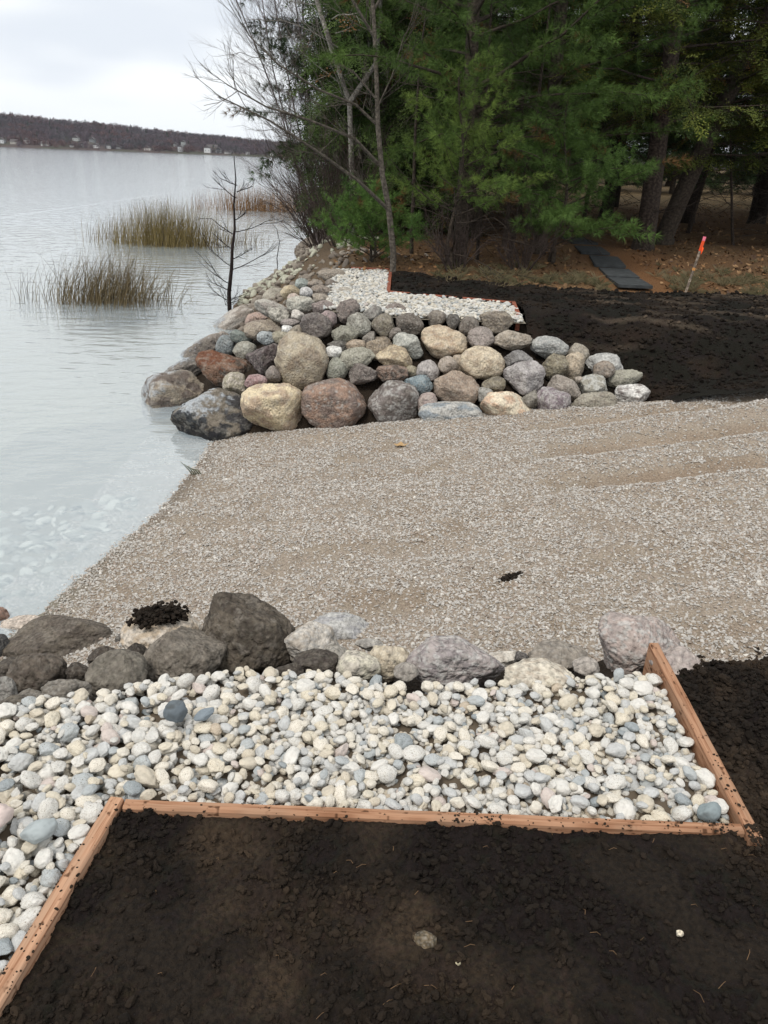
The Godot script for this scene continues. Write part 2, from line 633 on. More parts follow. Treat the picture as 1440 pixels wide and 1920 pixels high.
func land() -> void:
	var gravel_tex := noise_tex(0.06, 21, 1024, 5, ramp_of([[0.0, Color8(150, 142, 134)], [0.45, Color8(205, 196, 185)], [1.0, Color8(250, 242, 232)]]), FastNoiseLite.TYPE_SIMPLEX_SMOOTH)
	var gm := skin(0.92, gravel_tex, noise_tex(0.12, 22, 1024, 5), 1.4, 0.7, true)
	var shade := func(x: float, z: float, y: float) -> Color:
		var c := Color(0.475, 0.443, 0.40)
		var n := n2(x * 0.8, z * 1.6) + 0.5 * n2(x * 3.0, z * 5.0)
		c = c.lerp(Color(0.42, 0.375, 0.325), sm(0.05, 0.6, n))
		c = c.lerp(Color(0.36, 0.295, 0.24), 0.45 * sm(-0.005, -0.06, y - ramp_y(x, z)) * sm(1.0, 2.0, x))
		var wet := (x - shore(z) - 0.05 + 0.04 * n2(x * 5.0, z * 5.0)) / 0.10
		c = c * (1.0 - 0.35 * exp(-wet * wet))
		c = c.lerp(Color(0.33, 0.345, 0.31), sm(-1.7, -2.3, x))
		return c
	tag(put("gravel_ramp", grid(-4.2, 9.0, -8.4, -1.6, 0.04, ramp_relief, shade), gm), "", "", "", "structure")
	var bed_mat := skin(0.95, gravel_tex, null, 0, 0.4, true, false)
	bed_mat.albedo_color = Color8(162, 166, 158)
	var bed := func(x: float, z: float) -> float:
		var s := -2.7 if z < -9.0 else shore(z)
		return maxf(-1.6, 0.17 * minf(x - s, 0.0)) - (0.012 if z > -8.6 and x > -4.4 else 0.0)
	tag(put("lake_bed", grid(-46.0, -2.6, -46.0, 6.0, 0.4, bed), bed_mat), "", "", "", "structure")
	var deep := PlaneMesh.new()
	deep.size = Vector2(2200, 1300)
	var dm := put("deep_lake_bed", deep, plain(Color8(152, 154, 150)))
	dm.position = Vector3(-500, -1.66, -620)
	tag(dm, "", "", "", "structure")
	# dark earth and rubble behind the boulders
	var earth := skin(0.95, gravel_tex, noise_tex(0.05, 25, 512, 5), 2.5, 1.4, true, false)
	earth.albedo_color = Color8(54, 47, 40)
	tag(put("bank", grid(-3.4, 3.0, -13.0, -7.0, 0.07, func(x, z): return far_h(x, z) - 0.17 + 0.04 * n2(x * 4.0, z * 4.0)), earth), "", "", "", "structure")
	tag(put("bank", grid(-3.6, 1.3, -3.9, 1.0, 0.07, func(x, z): return near_h(x, z) - 0.11 + 0.03 * n2(x * 4.0, z * 4.0)), earth), "", "", "", "structure")
	# topsoil
	var tone := func(x: float, z: float, y: float) -> Color:
		var n := n2(x * 1.3, z * 1.3) + 0.5 * n2(x * 5.0, z * 5.0)
		return Color(0.0140, 0.0113, 0.0090).lerp(Color(0.034, 0.0270, 0.0200), sm(-0.15, 0.6, n)) * (1.0 + 0.55 * sm(0.0, 0.4, n2(x * 2.1 + 4.0, z * 2.1)))
	var near_top := func(x: float, z: float) -> float:
		var flat := sm(-0.1, 0.35, n2(x * 2.1 + 4.0, z * 2.1))
		var loose := 1.0 if x > 1.02 else lerpf(0.85, 0.25, flat)
		var a := n2(x * 13.0, z * 13.0)
		var b := n2(x * 37.0, z * 37.0)
		var y := near_soil_y(x, z) + 0.012 * n2(x * 2.4, z * 2.4)
		return y + loose * (0.020 * maxf(a, -0.25) + 0.013 * absf(b)) + 0.003 * n2(x * 70.0, z * 70.0) + (0.03 * maxf(0.0, n2(x * 8.0, z * 8.0)) if x > 1.03 else 0.0)
	var kept := func(x: float, z: float) -> bool:
		return x > 1.0 or (z > -1.52 and x > -0.68 - 0.13 * (z + 1.51))
	tag(put("topsoil", grid(-1.0, 3.0, -3.15, 0.3, 0.0095, near_top, tone, kept), soil_mat), "", "", "", "structure")
	var far_tone := func(x: float, z: float, y: float) -> Color:
		var c := Color(0.0115, 0.0092, 0.0073).lerp(Color(0.024, 0.0185, 0.0135), sm(-0.1, 0.5, n2(x * 1.1, z * 1.6)))
		# drier smears where the bucket dragged
		var k := n2(x * 0.55 + z * 0.25, z * 4.0 - x * 0.9)
		return c.lerp(Color(0.085, 0.075, 0.063), sm(0.10, 0.45, k) * sm(-7.9, -8.6, z) * sm(1.8, 2.6, x))
	var far_top := func(x: float, z: float) -> float:
		var y := far_soil_y(x, z) + 0.03 * n2(x * 1.7, z * 1.7) + 0.03 * n2(x * 6.0, z * 6.0) * sm(-9.0, -8.0, z) + 0.012 * n2(x * 14.0, z * 14.0)
		y = maxf(y, ramp_y(x, z) + 0.05 * sm(2.5, 3.0, x))
		return y + 0.02 - 0.16 * (1.0 - sm(2.3, 2.9, x)) * sm(-8.9, -8.3, z) - 0.09 * sm(-10.3, -11.3, z) * sm(2.0, 4.0, x)
	var far_kept := func(x: float, z: float) -> bool:
		var back := pw(x, PackedFloat32Array([0.0, 1.1, 2.8, 5.0]), PackedFloat32Array([-11.75, -10.9, -10.55, -10.7])) + 0.12 * n2(x * 3.0, z * 3.0)
		if z < back: return false
		return x > 1.44 or (x > -0.02 and z < -9.66 + 0.3 * x)
	tag(put("topsoil", grid(-0.1, 12.0, -12.0, -7.2, 0.045, far_top, far_tone, far_kept), soil_mat), "", "", "", "structure")
	# crumbs of soil
	var crumb := stone_mesh(2, Vector3.ONE, 5, 0.5, null, 0.55)
	var crumb_b := stone_mesh(2, Vector3(1, 0.8, 0.7), 15, 0.8, null, 0.8)
	var where: Array[Transform3D] = []
	var tints := PackedColorArray()
	rng.seed = 77
	while where.size() < 42000:
		var x := rng.randf_range(-0.9, 2.2)
		var z := rng.randf_range(-2.95, -0.5)
		if not kept.call(x, z): continue
		if x < 1.0 and rng.randf() < sm(-0.25, 0.3, n2(x * 2.1 + 4.0, z * 2.1)) * 0.85: continue
		var s := 0.002 + 0.0115 * pow(rng.randf(), 4.0) + (0.008 * pow(rng.randf(), 3.0) if x > 1.03 else 0.0)
		where.append(lump(Vector3(x, near_top.call(x, z) + s * 0.3, z), s))
		tints.append(tone.call(x, z, 0.0) * rng.randf_range(0.75, 1.6))
	heap("soil_crumbs", crumb, crumb_mat, where.slice(0, 21000), tints.slice(0, 21000))
	heap("soil_crumbs", crumb_b, crumb_mat, where.slice(21000), tints.slice(21000))
	# roots and straw in the soil
	var fibre := PackedVector3Array()
	var fi := PackedInt32Array()
	for i in 70:
		var x := rng.randf_range(-0.75, 1.25)
		var z := rng.randf_range(-1.5, -0.7)
		if not kept.call(x, z): continue
		var a := rng.randf() * TAU
		var l := rng.randf_range(0.008, 0.03)
		var p := Vector3(x, near_top.call(x, z) + 0.004, z)
		var q := p + Vector3(cos(a), 0.1, sin(a)) * l
		tube(fibre, fi, PackedVector3Array([p, (p + q) * 0.5 + Vector3(0.003, 0.004, -0.002), q]), 0.0007, 0.0004, 3)
	tag(put("straw", mesh_of(fibre, fi), plain(Color8(128, 102, 76))), "", "", "", "stuff")
	where.clear()
	tints.clear()
	while where.size() < 9000:
		var x := rng.randf_range(0.0, 8.5)
		var z := rng.randf_range(-11.3, -7.3)
		if not far_kept.call(x, z): continue
		if z < -8.6 and rng.randf() < 0.6: continue
		var s := 0.008 + 0.026 * pow(rng.randf(), 3.0)
		where.append(lump(Vector3(x, far_top.call(x, z) + s * 0.2, z), s))
		tints.append(far_tone.call(x, z, 0.0) * rng.randf_range(0.75, 1.6))
	heap("soil_crumbs", crumb, crumb_mat, where, tints)

func lump(p: Vector3, s: float, flat := 0.75) -> Transform3D:
	var b := Basis.from_euler(Vector3(rng.randfn() * 0.4, rng.randf() * TAU, rng.randfn() * 0.4))
	return Transform3D(b * Basis.from_scale(Vector3(s * rng.randf_range(0.8, 1.4), s * flat * rng.randf_range(0.7, 1.2), s * rng.randf_range(0.7, 1.1))), p)

func ramp_gravel() -> void:
	# crushed stone lying over the ramp
	rng.seed = 31
	var chips: Array[ArrayMesh] = []
	for i in 5:
		chips.append(stone_mesh(1, Vector3(1.0, 0.5, 0.78), 40 + i, 0.55, null))
	var mat := StandardMaterial3D.new()
	mat.vertex_color_use_as_albedo = true
	mat.roughness = 0.9
	mat.metallic_specular = 0.3
	for k in chips.size():
		var where: Array[Transform3D] = []
		var tints := PackedColorArray()
		while where.size() < 43000:
			var x := rng.randf_range(-2.5, 6.5)
			var z := rng.randf_range(-7.6, -2.6)
			if (x > 1.0 + (-z) * 0.48 and rng.randf() < 0.25) or (x < 1.0 and z > pw(x, TX, TZ) - lerpf(1.25, 0.7, sm(-0.5, 0.3, x))) or z > -2.75 or (x > 2.5 and z < -7.36 - 0.12 * (x - 2.6)): continue
			var bare := n2(x * 1.1 + 9.0, z * 1.9)
			if rng.randf() < sm(0.1, 0.6, bare) * 0.7: continue
			var rut := ramp_relief(x, z) - ramp_y(x, z)
			if x > 1.2 and rut < -0.02 and rng.randf() < 0.75: continue
			var s := 0.0036 + 0.0085 * pow(rng.randf(), 2.2)
			if rng.randf() < 0.015: s *= 1.6
			var p := Vector3(x, ramp_relief(x, z) + s * 0.22, z)
			where.append(lump(p, s, 0.9))
			var c := Color(0.39, 0.366, 0.333).lerp(Color(0.455, 0.44, 0.418), rng.randf())
			if rng.randf() < 0.2: c = Color(0.31, 0.26, 0.22)
			if rng.randf() < 0.04: c = Color(0.56, 0.54, 0.50)
			tints.append(c * rng.randf_range(0.82, 1.12))
		heap("gravel", chips[k], mat, where, tints)
	# cobbles on the bottom near the water's edge
	var where: Array[Transform3D] = []
	var tints := PackedColorArray()
	var cob := stone_mesh(2, Vector3(1.0, 0.4, 0.75), 60, 0.25, null)
	while where.size() < 1000:
		var z := rng.randf_range(-5.9, -2.6)
		var x := shore(z) - 0.12 - 2.4 * rng.randf()
		var s := rng.randf_range(0.02, 0.05) + 0.05 * pow(rng.randf(), 4.0)
		if ramp_y(x, z) + s * 0.6 > -0.015: continue
		where.append(lump(Vector3(x, ramp_y(x, z) + s * 0.15, z), s, 0.8))
		tints.append(Color(0.46, 0.47, 0.43).lerp(Color(0.15, 0.15, 0.13), rng.randf()))
	heap("underwater_cobbles", cob, mat, where, tints)

func lake() -> void:
	var m := StandardMaterial3D.new()
	m.transparency = BaseMaterial3D.TRANSPARENCY_ALPHA
	m.albedo_color = Color(0.84, 0.90, 0.935, 0.36)
	m.roughness = 0.06
	m.metallic_specular = 0.5
	m.normal_enabled = true
	m.normal_texture = noise_tex(0.05, 33, 1024, 4, null, FastNoiseLite.TYPE_SIMPLEX_SMOOTH, 3.0)
	m.normal_scale = 0.10
	m.heightmap_enabled = true
	m.heightmap_texture = noise_tex(0.008, 34, 1024, 3)
	m.heightmap_scale = 1.3
	m.uv1_triplanar = true
	m.uv1_world_triplanar = true
	m.uv1_scale = Vector3(0.16, 0.16, 0.3)
	var p := PlaneMesh.new()
	p.size = Vector2(2200, 960)
	var o := put("lake_water", p, m)
	o.position = Vector3(-500, 0, -474)
	tag(o, "", "", "", "structure")

# ---------------------------------------------------------------- the other side of the lake

var RX := PackedFloat32Array([-1500, -900, -534, -392, -249, -134, 300, 700])
var RY := PackedFloat32Array([56, 48, 35.5, 26.5, 17.5, 12.5, 10, 9])

func hill_y(x: float, z: float) -> float:
	return -0.6 + pw(x, RX, RY) * pow(clampf((-892.0 - z) / 260.0, 0, 1), 0.8) + 2.0 * n2(x * 0.01, z * 0.01) * sm(-900, -960, z) + 1.2 * sm(-889, -894, z)

func far_shore() -> void:
	var brown := func(x: float, z: float, y: float) -> Color:
		return Color(0.075, 0.058, 0.052).lerp(Color(0.06, 0.06, 0.045), sm(-0.2, 0.4, n2(x * 0.02, z * 0.02)))
	tag(put("hills", grid(-1600, 700, -1260, -885, 9.0, hill_y, brown), tint_mat), "", "", "", "structure")
	var r := RandomNumberGenerator.new()
	r.seed = 5
	var kinds: Array[ArrayMesh] = []
	for k in 3:
		var v := PackedVector3Array()
		var idx := PackedInt32Array()
		for i in 150:
			var d := Vector3(r.randfn(), r.randfn(), r.randfn()).normalized()
			var p := d * Vector3(0.5, 0.5, 0.5) * pow(r.randf(), 0.35) + Vector3(0, 0.55, 0)
			if k == 2: p = Vector3(d.x, 0, d.z) * 0.3 * (1.0 - i / 150.0) + Vector3(0, i / 150.0 * 1.1, 0)
			var a := Vector3(r.randfn(), r.randfn(), r.randfn()) * 0.07
			var b := Vector3(r.randfn(), r.randfn(), r.randfn()) * 0.07
			idx.append_array(PackedInt32Array([v.size(), v.size() + 1, v.size() + 2]))
			v.append_array(PackedVector3Array([p, p + a, p + b]))
		kinds.append(mesh_of(v, idx, PackedColorArray(), false))
	for k in 3:
		var where: Array[Transform3D] = []
		var tints := PackedColorArray()
		while where.size() < [9500, 8500, 1100][k]:
			var x := r.randf_range(-1300, 500)
			var z := -892.0 - 268.0 * pow(r.randf(), 0.9)
			if z > -899 and r.randf() < 0.5: continue
			if hides(x, z): continue
			if k == 2 and z > -930 and r.randf() < 0.5: continue
			var s := r.randf_range(4.0, 6.8)
			where.append(Transform3D(Basis(Vector3.UP, r.randf() * TAU).scaled(Vector3(s, s * r.randf_range(0.9, 1.25), s)), Vector3(x, hill_y(x, z) - 0.5, z)))
			var n := n2(x * 0.012, z * 0.02)
			var c := Color(0.105, 0.082, 0.094).lerp(Color(0.120, 0.074, 0.072), sm(0.0, 0.5, n))
			if n < -0.25: c = Color(0.092, 0.084, 0.090)
			if k == 2: c = Color(0.035, 0.048, 0.032)
			tints.append(c * r.randf_range(0.7, 1.25))
		heap("far_forest", kinds[k], leaf_mat, where, tints)
	house(-424, -908, 7, 4.5, 5, Color8(225, 228, 230), "grey white house at the far left of the opposite shore")
	house(-410, -906, 10, 3.2, 5, Color8(190, 185, 178), "long low grey house right of the far left one")
	house(-400, -914, 6, 4.5, 6, Color8(240, 240, 238), "white gabled house under the dark far hillside, third from the left")
	house(-376, -904, 11, 2.6, 5, Color8(215, 218, 215), "low pale boathouse on the opposite shore")
	house(-363, -958, 9, 4.0, 6, Color8(205, 208, 206), "pale house up on the far hillside, left one of two")
	house(-346, -962, 8, 4.0, 6, Color8(150, 154, 156), "dim grey house up on the far hillside, right one of two")
	house(-347, -903, 6, 2.0, 4, Color8(232, 232, 230), "tiny white shed by the far water")
	house(-336, -905, 4, 4.0, 4, Color8(240, 240, 238), "narrow white cottage by the far water")
	house(-322, -904, 7, 3.6, 5, Color8(245, 245, 244), "bright white cottage with a broad gable on the far shore")
	house(-308, -904, 6, 3.6, 5, Color8(205, 205, 205), "grey cottage joined to a long low wing across the lake")
	house(-299, -905, 9, 2.2, 5, Color8(180, 180, 180), "long low wing beside the grey cottage across the lake")
	house(-267, -904, 9, 2.8, 5, Color8(225, 222, 216), "low white house near the middle of the far shore")
	house(-252, -962, 5, 4.0, 5, Color8(170, 172, 172), "small grey house in trees above the far shore")
	house(-244, -966, 6, 7.0, 5, Color8(190, 194, 194), "tall pale house standing above the far shore")
	house(-232, -904, 6, 6.0, 5, Color8(222, 225, 228), "tall white house on the far water's edge")
	house(-212, -970, 16, 3.4, 6, Color8(205, 195, 172), "long cream building on the far slope")
	house(-203, -905, 9, 6.0, 6, Color8(235, 236, 236), "broad white two storey house on the far water's edge")
	house(-192, -908, 7, 4.5, 5, Color8(200, 203, 203), "grey house behind the low white boathouse over the lake")
	house(-181, -903, 9, 1.8, 4, Color8(228, 228, 225), "low white boathouse over the lake")
	house(-160, -904, 5, 3.4, 4, Color8(220, 220, 218), "small white cabin on the far shore beneath evergreens")
	house(-134, -904, 5, 3.2, 4, Color8(226, 226, 224), "white cabin on the far shore left of the pink house")
	house(-121, -905, 8, 4.0, 5, Color8(215, 180, 168), "pinkish house on the far shore behind the sapling's tip")
	house(-101, -904, 9, 3.6, 5, Color8(220, 225, 226), "pale blue white house on the far shore near the bare branches")
	house(-90, -905, 7, 5.5, 5, Color8(230, 234, 236), "white gabled house on the far shore nearest the bare branches")

var rows := [[-363, -958, 9], [-346, -962, 8], [-252, -962, 6], [-244, -966, 7], [-212, -970, 16]]

func hides(x: float, z: float) -> bool:
	for q in rows:
		if z > q[1] - 6.0 and z < q[1] + 45.0 and absf(x - q[0] * z / q[1]) < q[2] * 0.5 + 2.5: return true
	return false

func house(x: float, z: float, w: float, h: float, d: float, c: Color, label: String) -> void:
	w *= 0.75
	h *= 0.75
	var t := root("house", Vector3(x, hill_y(x, z) - 0.3, z), label, "house", "houses across the lake")
	var wall := BoxMesh.new()
	wall.size = Vector3(w, h + 0.6, d)
	var o := put("wall", wall, plain(c.darkened(0.15)), t)
	o.position.y = h * 0.5
	var v := PackedVector3Array()
	var e := 0.35
	var a := w * 0.5 + e
	var b := d * 0.5 + e
	var y := h + 0.25
	var top := y + minf(w, d) * 0.45
	if w > d * 1.35:
		v = PackedVector3Array([Vector3(-a, y, b), Vector3(a, y, b), Vector3(a, top, 0), Vector3(-a, top, 0), Vector3(-a, y, -b), Vector3(a, y, -b)])
	else:
		v = PackedVector3Array([Vector3(-a, y, b), Vector3(-a, y, -b), Vector3(0, top, -b), Vector3(0, top, b), Vector3(a, y, b), Vector3(a, y, -b)])
	put("roof", mesh_of(v, PackedInt32Array([0, 3, 2, 0, 2, 1, 4, 5, 2, 4, 2, 3, 0, 4, 3, 1, 2, 5]), PackedColorArray(), false), plain(Color8(88, 84, 84)), t)
	var pane := BoxMesh.new()
	pane.size = Vector3(w * 0.09, h * 0.22, 0.1)
	for s in [-0.26, 0.26]:
		var win := put("window", pane, plain(Color8(110, 114, 118), 0.3), t)
		win.position = Vector3(w * s, h * 0.5, d * 0.5 + 0.03)

# ---------------------------------------------------------------- boulders

func rocks() -> void:
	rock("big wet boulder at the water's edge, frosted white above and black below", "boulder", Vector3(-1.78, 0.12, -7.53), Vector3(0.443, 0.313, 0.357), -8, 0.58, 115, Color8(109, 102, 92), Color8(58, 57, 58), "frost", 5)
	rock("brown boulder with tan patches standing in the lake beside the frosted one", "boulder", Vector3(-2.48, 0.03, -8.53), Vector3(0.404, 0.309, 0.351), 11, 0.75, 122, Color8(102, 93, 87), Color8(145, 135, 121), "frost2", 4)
	rock("dark slab lying along the water behind the brown patched boulder", "rock", Vector3(-2.57, 0.11, -8.98), Vector3(0.370, 0.139, 0.158), 21, 0.97, 129, Color8(90, 86, 82), Color8(69, 66, 65), "", 4)
	rock("cream yellow boulder second along the foot of the wall", "boulder", Vector3(-1.15, 0.28, -7.47), Vector3(0.339, 0.283, 0.305), -10, 0.53, 136, Color8(200, 186, 158), Color8(164, 146, 126), "", 4)
	rock("large smooth reddish brown boulder with white veins at the wall's foot", "boulder", Vector3(-0.54, 0.34, -7.48), Vector3(0.327, 0.272, 0.295), 3, 0.36, 143, Color8(117, 103, 96), Color8(142, 119, 105), "vein", 4)
	rock("purple grey boulder splashed with white lichen at the foot of the wall", "boulder", Vector3(0.05, 0.38, -7.43), Vector3(0.256, 0.246, 0.230), -2, 0.70, 150, Color8(116, 109, 106), Color8(101, 94, 90), "lichen", 4)
	rock("small pinkish grey oblong stone leaning below the blue one", "stone", Vector3(0.38, 0.42, -7.40), Vector3(0.117, 0.094, 0.105), 47, 0.42, 157, Color8(147, 133, 129), Color8(161, 149, 142), "", 3)
	rock("flat grey boulder with bluish centre half buried in the gravel", "boulder", Vector3(0.62, 0.33, -7.27), Vector3(0.325, 0.145, 0.165), 0, 0.42, 164, Color8(171, 170, 166), Color8(131, 138, 143), "", 4)
	rock("cream and orange boulder half buried beneath the white veined block", "boulder", Vector3(1.17, 0.41, -7.33), Vector3(0.262, 0.187, 0.213), -10, 0.70, 171, Color8(204, 193, 172), Color8(187, 161, 138), "", 4)
	rock("purple boulder with pale rim at the foot of the wall", "boulder", Vector3(1.61, 0.46, -7.33), Vector3(0.183, 0.151, 0.165), -8, 0.58, 178, Color8(126, 115, 120), Color8(150, 142, 144), "lichen", 4)
	rock("low olive rounded rock partly buried near the wall's right end", "rock", Vector3(2.02, 0.49, -7.37), Vector3(0.231, 0.115, 0.130), 7, 0.42, 185, Color8(145, 140, 128), Color8(130, 123, 112), "", 4)
	rock("white and brown mottled rock ending the wall beside the soil", "rock", Vector3(2.43, 0.54, -7.49), Vector3(0.181, 0.121, 0.138), -6, 0.75, 192, Color8(204, 202, 198), Color8(130, 123, 120), "spots", 4)
	rock("rust red angular slab jutting above the frosted boulder", "rock", Vector3(-1.84, 0.41, -8.39), Vector3(0.314, 0.182, 0.206), -12, 0.97, 206, Color8(114, 91, 77), Color8(81, 72, 65), "rust", 4)
	rock("knobbly olive tan stone between the rusty slab and the cream boulder", "stone", Vector3(-1.61, 0.39, -7.88), Vector3(0.140, 0.135, 0.126), -22, 0.64, 213, Color8(148, 142, 126), Color8(172, 165, 154), "", 4)
	rock("small pink oblong stone resting on the cream boulder", "stone", Vector3(-1.36, 0.49, -7.69), Vector3(0.126, 0.070, 0.080), 5, 0.42, 220, Color8(157, 134, 134), Color8(142, 116, 116), "", 3)
	rock("small grey brown cobble wedged left of the biggest tan boulder", "stone", Vector3(-1.18, 0.56, -7.71), Vector3(0.087, 0.094, 0.078), -2, 0.42, 227, Color8(130, 121, 115), Color8(117, 110, 105), "", 3)
	rock("dark maroon blocky rock left of the biggest tan boulder", "rock", Vector3(-1.33, 0.62, -8.06), Vector3(0.203, 0.175, 0.183), 1, 0.86, 234, Color8(95, 86, 86), Color8(72, 65, 65), "", 4)
	rock("biggest round tan boulder in the middle of the wall", "boulder", Vector3(-0.91, 0.66, -7.85), Vector3(0.286, 0.305, 0.258), -22, 0.42, 241, Color8(164, 154, 136), Color8(133, 121, 106), "", 4)
	rock("grey green cobble tucked right of the biggest tan boulder", "stone", Vector3(-0.54, 0.61, -7.80), Vector3(0.115, 0.133, 0.104), -27, 0.42, 248, Color8(141, 142, 131), Color8(127, 128, 119), "", 3)
	rock("olive grey sausage shaped stone right of the biggest tan boulder", "stone", Vector3(-0.35, 0.72, -7.85), Vector3(0.209, 0.114, 0.130), 14, 0.36, 255, Color8(150, 148, 136), Color8(136, 134, 122), "", 4)
	rock("grey brown angular stone under the sausage shaped one", "stone", Vector3(-0.27, 0.61, -7.71), Vector3(0.152, 0.108, 0.122), 9, 0.97, 262, Color8(121, 113, 108), Color8(101, 94, 90), "", 4)
	rock("reddish brown angular stone with dark underside below the yellow wedge", "stone", Vector3(0.03, 0.62, -7.70), Vector3(0.174, 0.108, 0.122), -6, 0.86, 269, Color8(127, 109, 98), Color8(84, 75, 69), "", 4)
	rock("tan yellow wedge shaped rock with a brown lower lip", "rock", Vector3(0.05, 0.75, -7.86), Vector3(0.192, 0.136, 0.154), -20, 0.70, 276, Color8(182, 168, 143), Color8(145, 131, 112), "", 4)
	rock("pale grey speckled smooth rock leaning above the yellow wedge", "rock", Vector3(0.19, 0.85, -7.98), Vector3(0.177, 0.132, 0.150), -28, 0.42, 283, Color8(167, 167, 160), Color8(146, 147, 141), "", 4)
	rock("round pale lavender grey cobble above the blue stone", "stone", Vector3(0.39, 0.66, -7.72), Vector3(0.119, 0.114, 0.107), -2, 0.42, 290, Color8(166, 161, 158), Color8(148, 143, 141), "", 3)
	rock("little olive tan stone left of the lavender cobble", "stone", Vector3(0.23, 0.63, -7.75), Vector3(0.082, 0.071, 0.074), -12, 0.53, 297, Color8(152, 145, 127), Color8(138, 131, 114), "", 3)
	rock("blue angular stone, the bluest in the wall", "stone", Vector3(0.30, 0.55, -7.58), Vector3(0.150, 0.106, 0.121), -8, 0.86, 304, Color8(107, 120, 126), Color8(126, 137, 141), "", 4)
	rock("tan brown dome topped boulder over the flat bluish one", "boulder", Vector3(0.68, 0.53, -7.54), Vector3(0.246, 0.175, 0.199), -12, 0.53, 311, Color8(152, 137, 123), Color8(130, 116, 104), "", 4)
	rock("big beige block just under the brown top course", "boulder", Vector3(0.55, 0.88, -8.03), Vector3(0.250, 0.171, 0.194), -12, 0.70, 318, Color8(181, 167, 146), Color8(158, 140, 120), "", 4)
	rock("small tan stone under the big beige block", "stone", Vector3(0.59, 0.71, -7.75), Vector3(0.103, 0.098, 0.093), 17, 0.42, 325, Color8(147, 137, 126), Color8(164, 154, 144), "", 3)
	rock("narrow tan stone squeezed beside the cream egg boulder", "stone", Vector3(0.71, 0.71, -7.81), Vector3(0.082, 0.111, 0.074), -12, 0.42, 332, Color8(166, 152, 135), Color8(149, 138, 124), "", 3)
	rock("cream tan egg shaped boulder in the right half of the wall", "boulder", Vector3(0.94, 0.73, -7.79), Vector3(0.240, 0.173, 0.196), -6, 0.42, 339, Color8(187, 175, 154), Color8(165, 151, 132), "", 4)
	rock("olive brown stone tucked under the egg shaped boulder", "stone", Vector3(1.04, 0.58, -7.54), Vector3(0.133, 0.090, 0.102), 13, 0.86, 346, Color8(128, 121, 105), Color8(105, 99, 88), "", 4)
	rock("small grey angular stone right of the dome topped boulder", "stone", Vector3(0.96, 0.50, -7.43), Vector3(0.085, 0.091, 0.076), 27, 0.97, 353, Color8(151, 149, 144), Color8(130, 128, 122), "", 3)
	rock("grey block laced with white veins", "boulder", Vector3(1.37, 0.63, -7.62), Vector3(0.209, 0.171, 0.189), 13, 0.75, 360, Color8(162, 158, 157), Color8(134, 129, 129), "vein", 4)
	rock("little olive grey stone under the white veined block", "stone", Vector3(1.40, 0.49, -7.37), Vector3(0.100, 0.089, 0.090), 17, 0.53, 367, Color8(135, 131, 123), Color8(114, 110, 103), "", 3)
	rock("brownish oval rock sloping right above the purple boulder", "rock", Vector3(1.77, 0.56, -7.53), Vector3(0.176, 0.127, 0.144), -26, 0.42, 374, Color8(148, 140, 132), Color8(132, 124, 116), "", 4)
	rock("dark grey slab with a broken edge above the veined block", "rock", Vector3(1.31, 0.79, -7.83), Vector3(0.153, 0.098, 0.110), 13, 0.97, 381, Color8(132, 130, 129), Color8(114, 112, 112), "", 4)
	rock("grey lichened rock at the top against the soil", "rock", Vector3(1.66, 0.86, -8.06), Vector3(0.201, 0.122, 0.138), -8, 0.64, 388, Color8(157, 159, 156), Color8(137, 139, 138), "lichen", 4)
	rock("olive two faced stone under the grey lichened rock", "stone", Vector3(1.68, 0.72, -7.82), Vector3(0.142, 0.137, 0.128), -16, 0.97, 395, Color8(132, 125, 108), Color8(108, 101, 87), "", 4)
	rock("upright tan speckled stone right of the olive two faced one", "stone", Vector3(1.90, 0.72, -7.89), Vector3(0.127, 0.151, 0.114), -6, 0.58, 402, Color8(177, 164, 145), Color8(152, 140, 124), "", 4)
	rock("tan stone behind the upright speckled one, touching the soil", "stone", Vector3(2.00, 0.79, -8.16), Vector3(0.119, 0.102, 0.107), -22, 0.42, 409, Color8(148, 141, 129), Color8(132, 125, 114), "", 3)
	rock("pale grey rock with a brown stone leaning on it", "rock", Vector3(2.25, 0.71, -8.02), Vector3(0.207, 0.128, 0.145), 5, 0.53, 416, Color8(174, 174, 171), Color8(150, 150, 148), "", 4)
	rock("brown rounded stone leaning on the pale grey rock", "stone", Vector3(2.21, 0.70, -7.86), Vector3(0.110, 0.093, 0.099), 7, 0.42, 423, Color8(138, 127, 116), Color8(122, 114, 106), "", 3)
	rock("grey white oval stone above the low olive rock", "stone", Vector3(2.07, 0.59, -7.64), Vector3(0.146, 0.112, 0.127), 5, 0.58, 430, Color8(167, 167, 162), Color8(140, 137, 127), "", 4)
	rock("long olive stone tilted up towards the soil at the right end", "stone", Vector3(2.43, 0.63, -7.86), Vector3(0.188, 0.093, 0.106), 17, 0.58, 437, Color8(150, 148, 135), Color8(134, 131, 120), "", 4)
	rock("tiny tan cobble perched on the brownish oval rock", "stone", Vector3(1.91, 0.64, -7.65), Vector3(0.043, 0.038, 0.039), -2, 0.31, 444, Color8(160, 150, 139), Color8(146, 138, 128), "", 3)
	rock("purplish grey rounded block right of the big beige one", "rock", Vector3(0.94, 0.93, -8.06), Vector3(0.150, 0.122, 0.135), -8, 0.53, 458, Color8(144, 135, 130), Color8(127, 119, 114), "", 4)
	rock("smooth tan slab at the right end of the upper wall", "rock", Vector3(1.27, 0.93, -8.04), Vector3(0.205, 0.105, 0.119), 1, 0.48, 465, Color8(159, 150, 138), Color8(138, 129, 117), "", 4)
	rock("dark brown triangular rock by the red board corner", "rock", Vector3(1.11, 1.07, -8.26), Vector3(0.192, 0.124, 0.140), -8, 0.75, 472, Color8(108, 100, 91), Color8(133, 124, 111), "", 4)
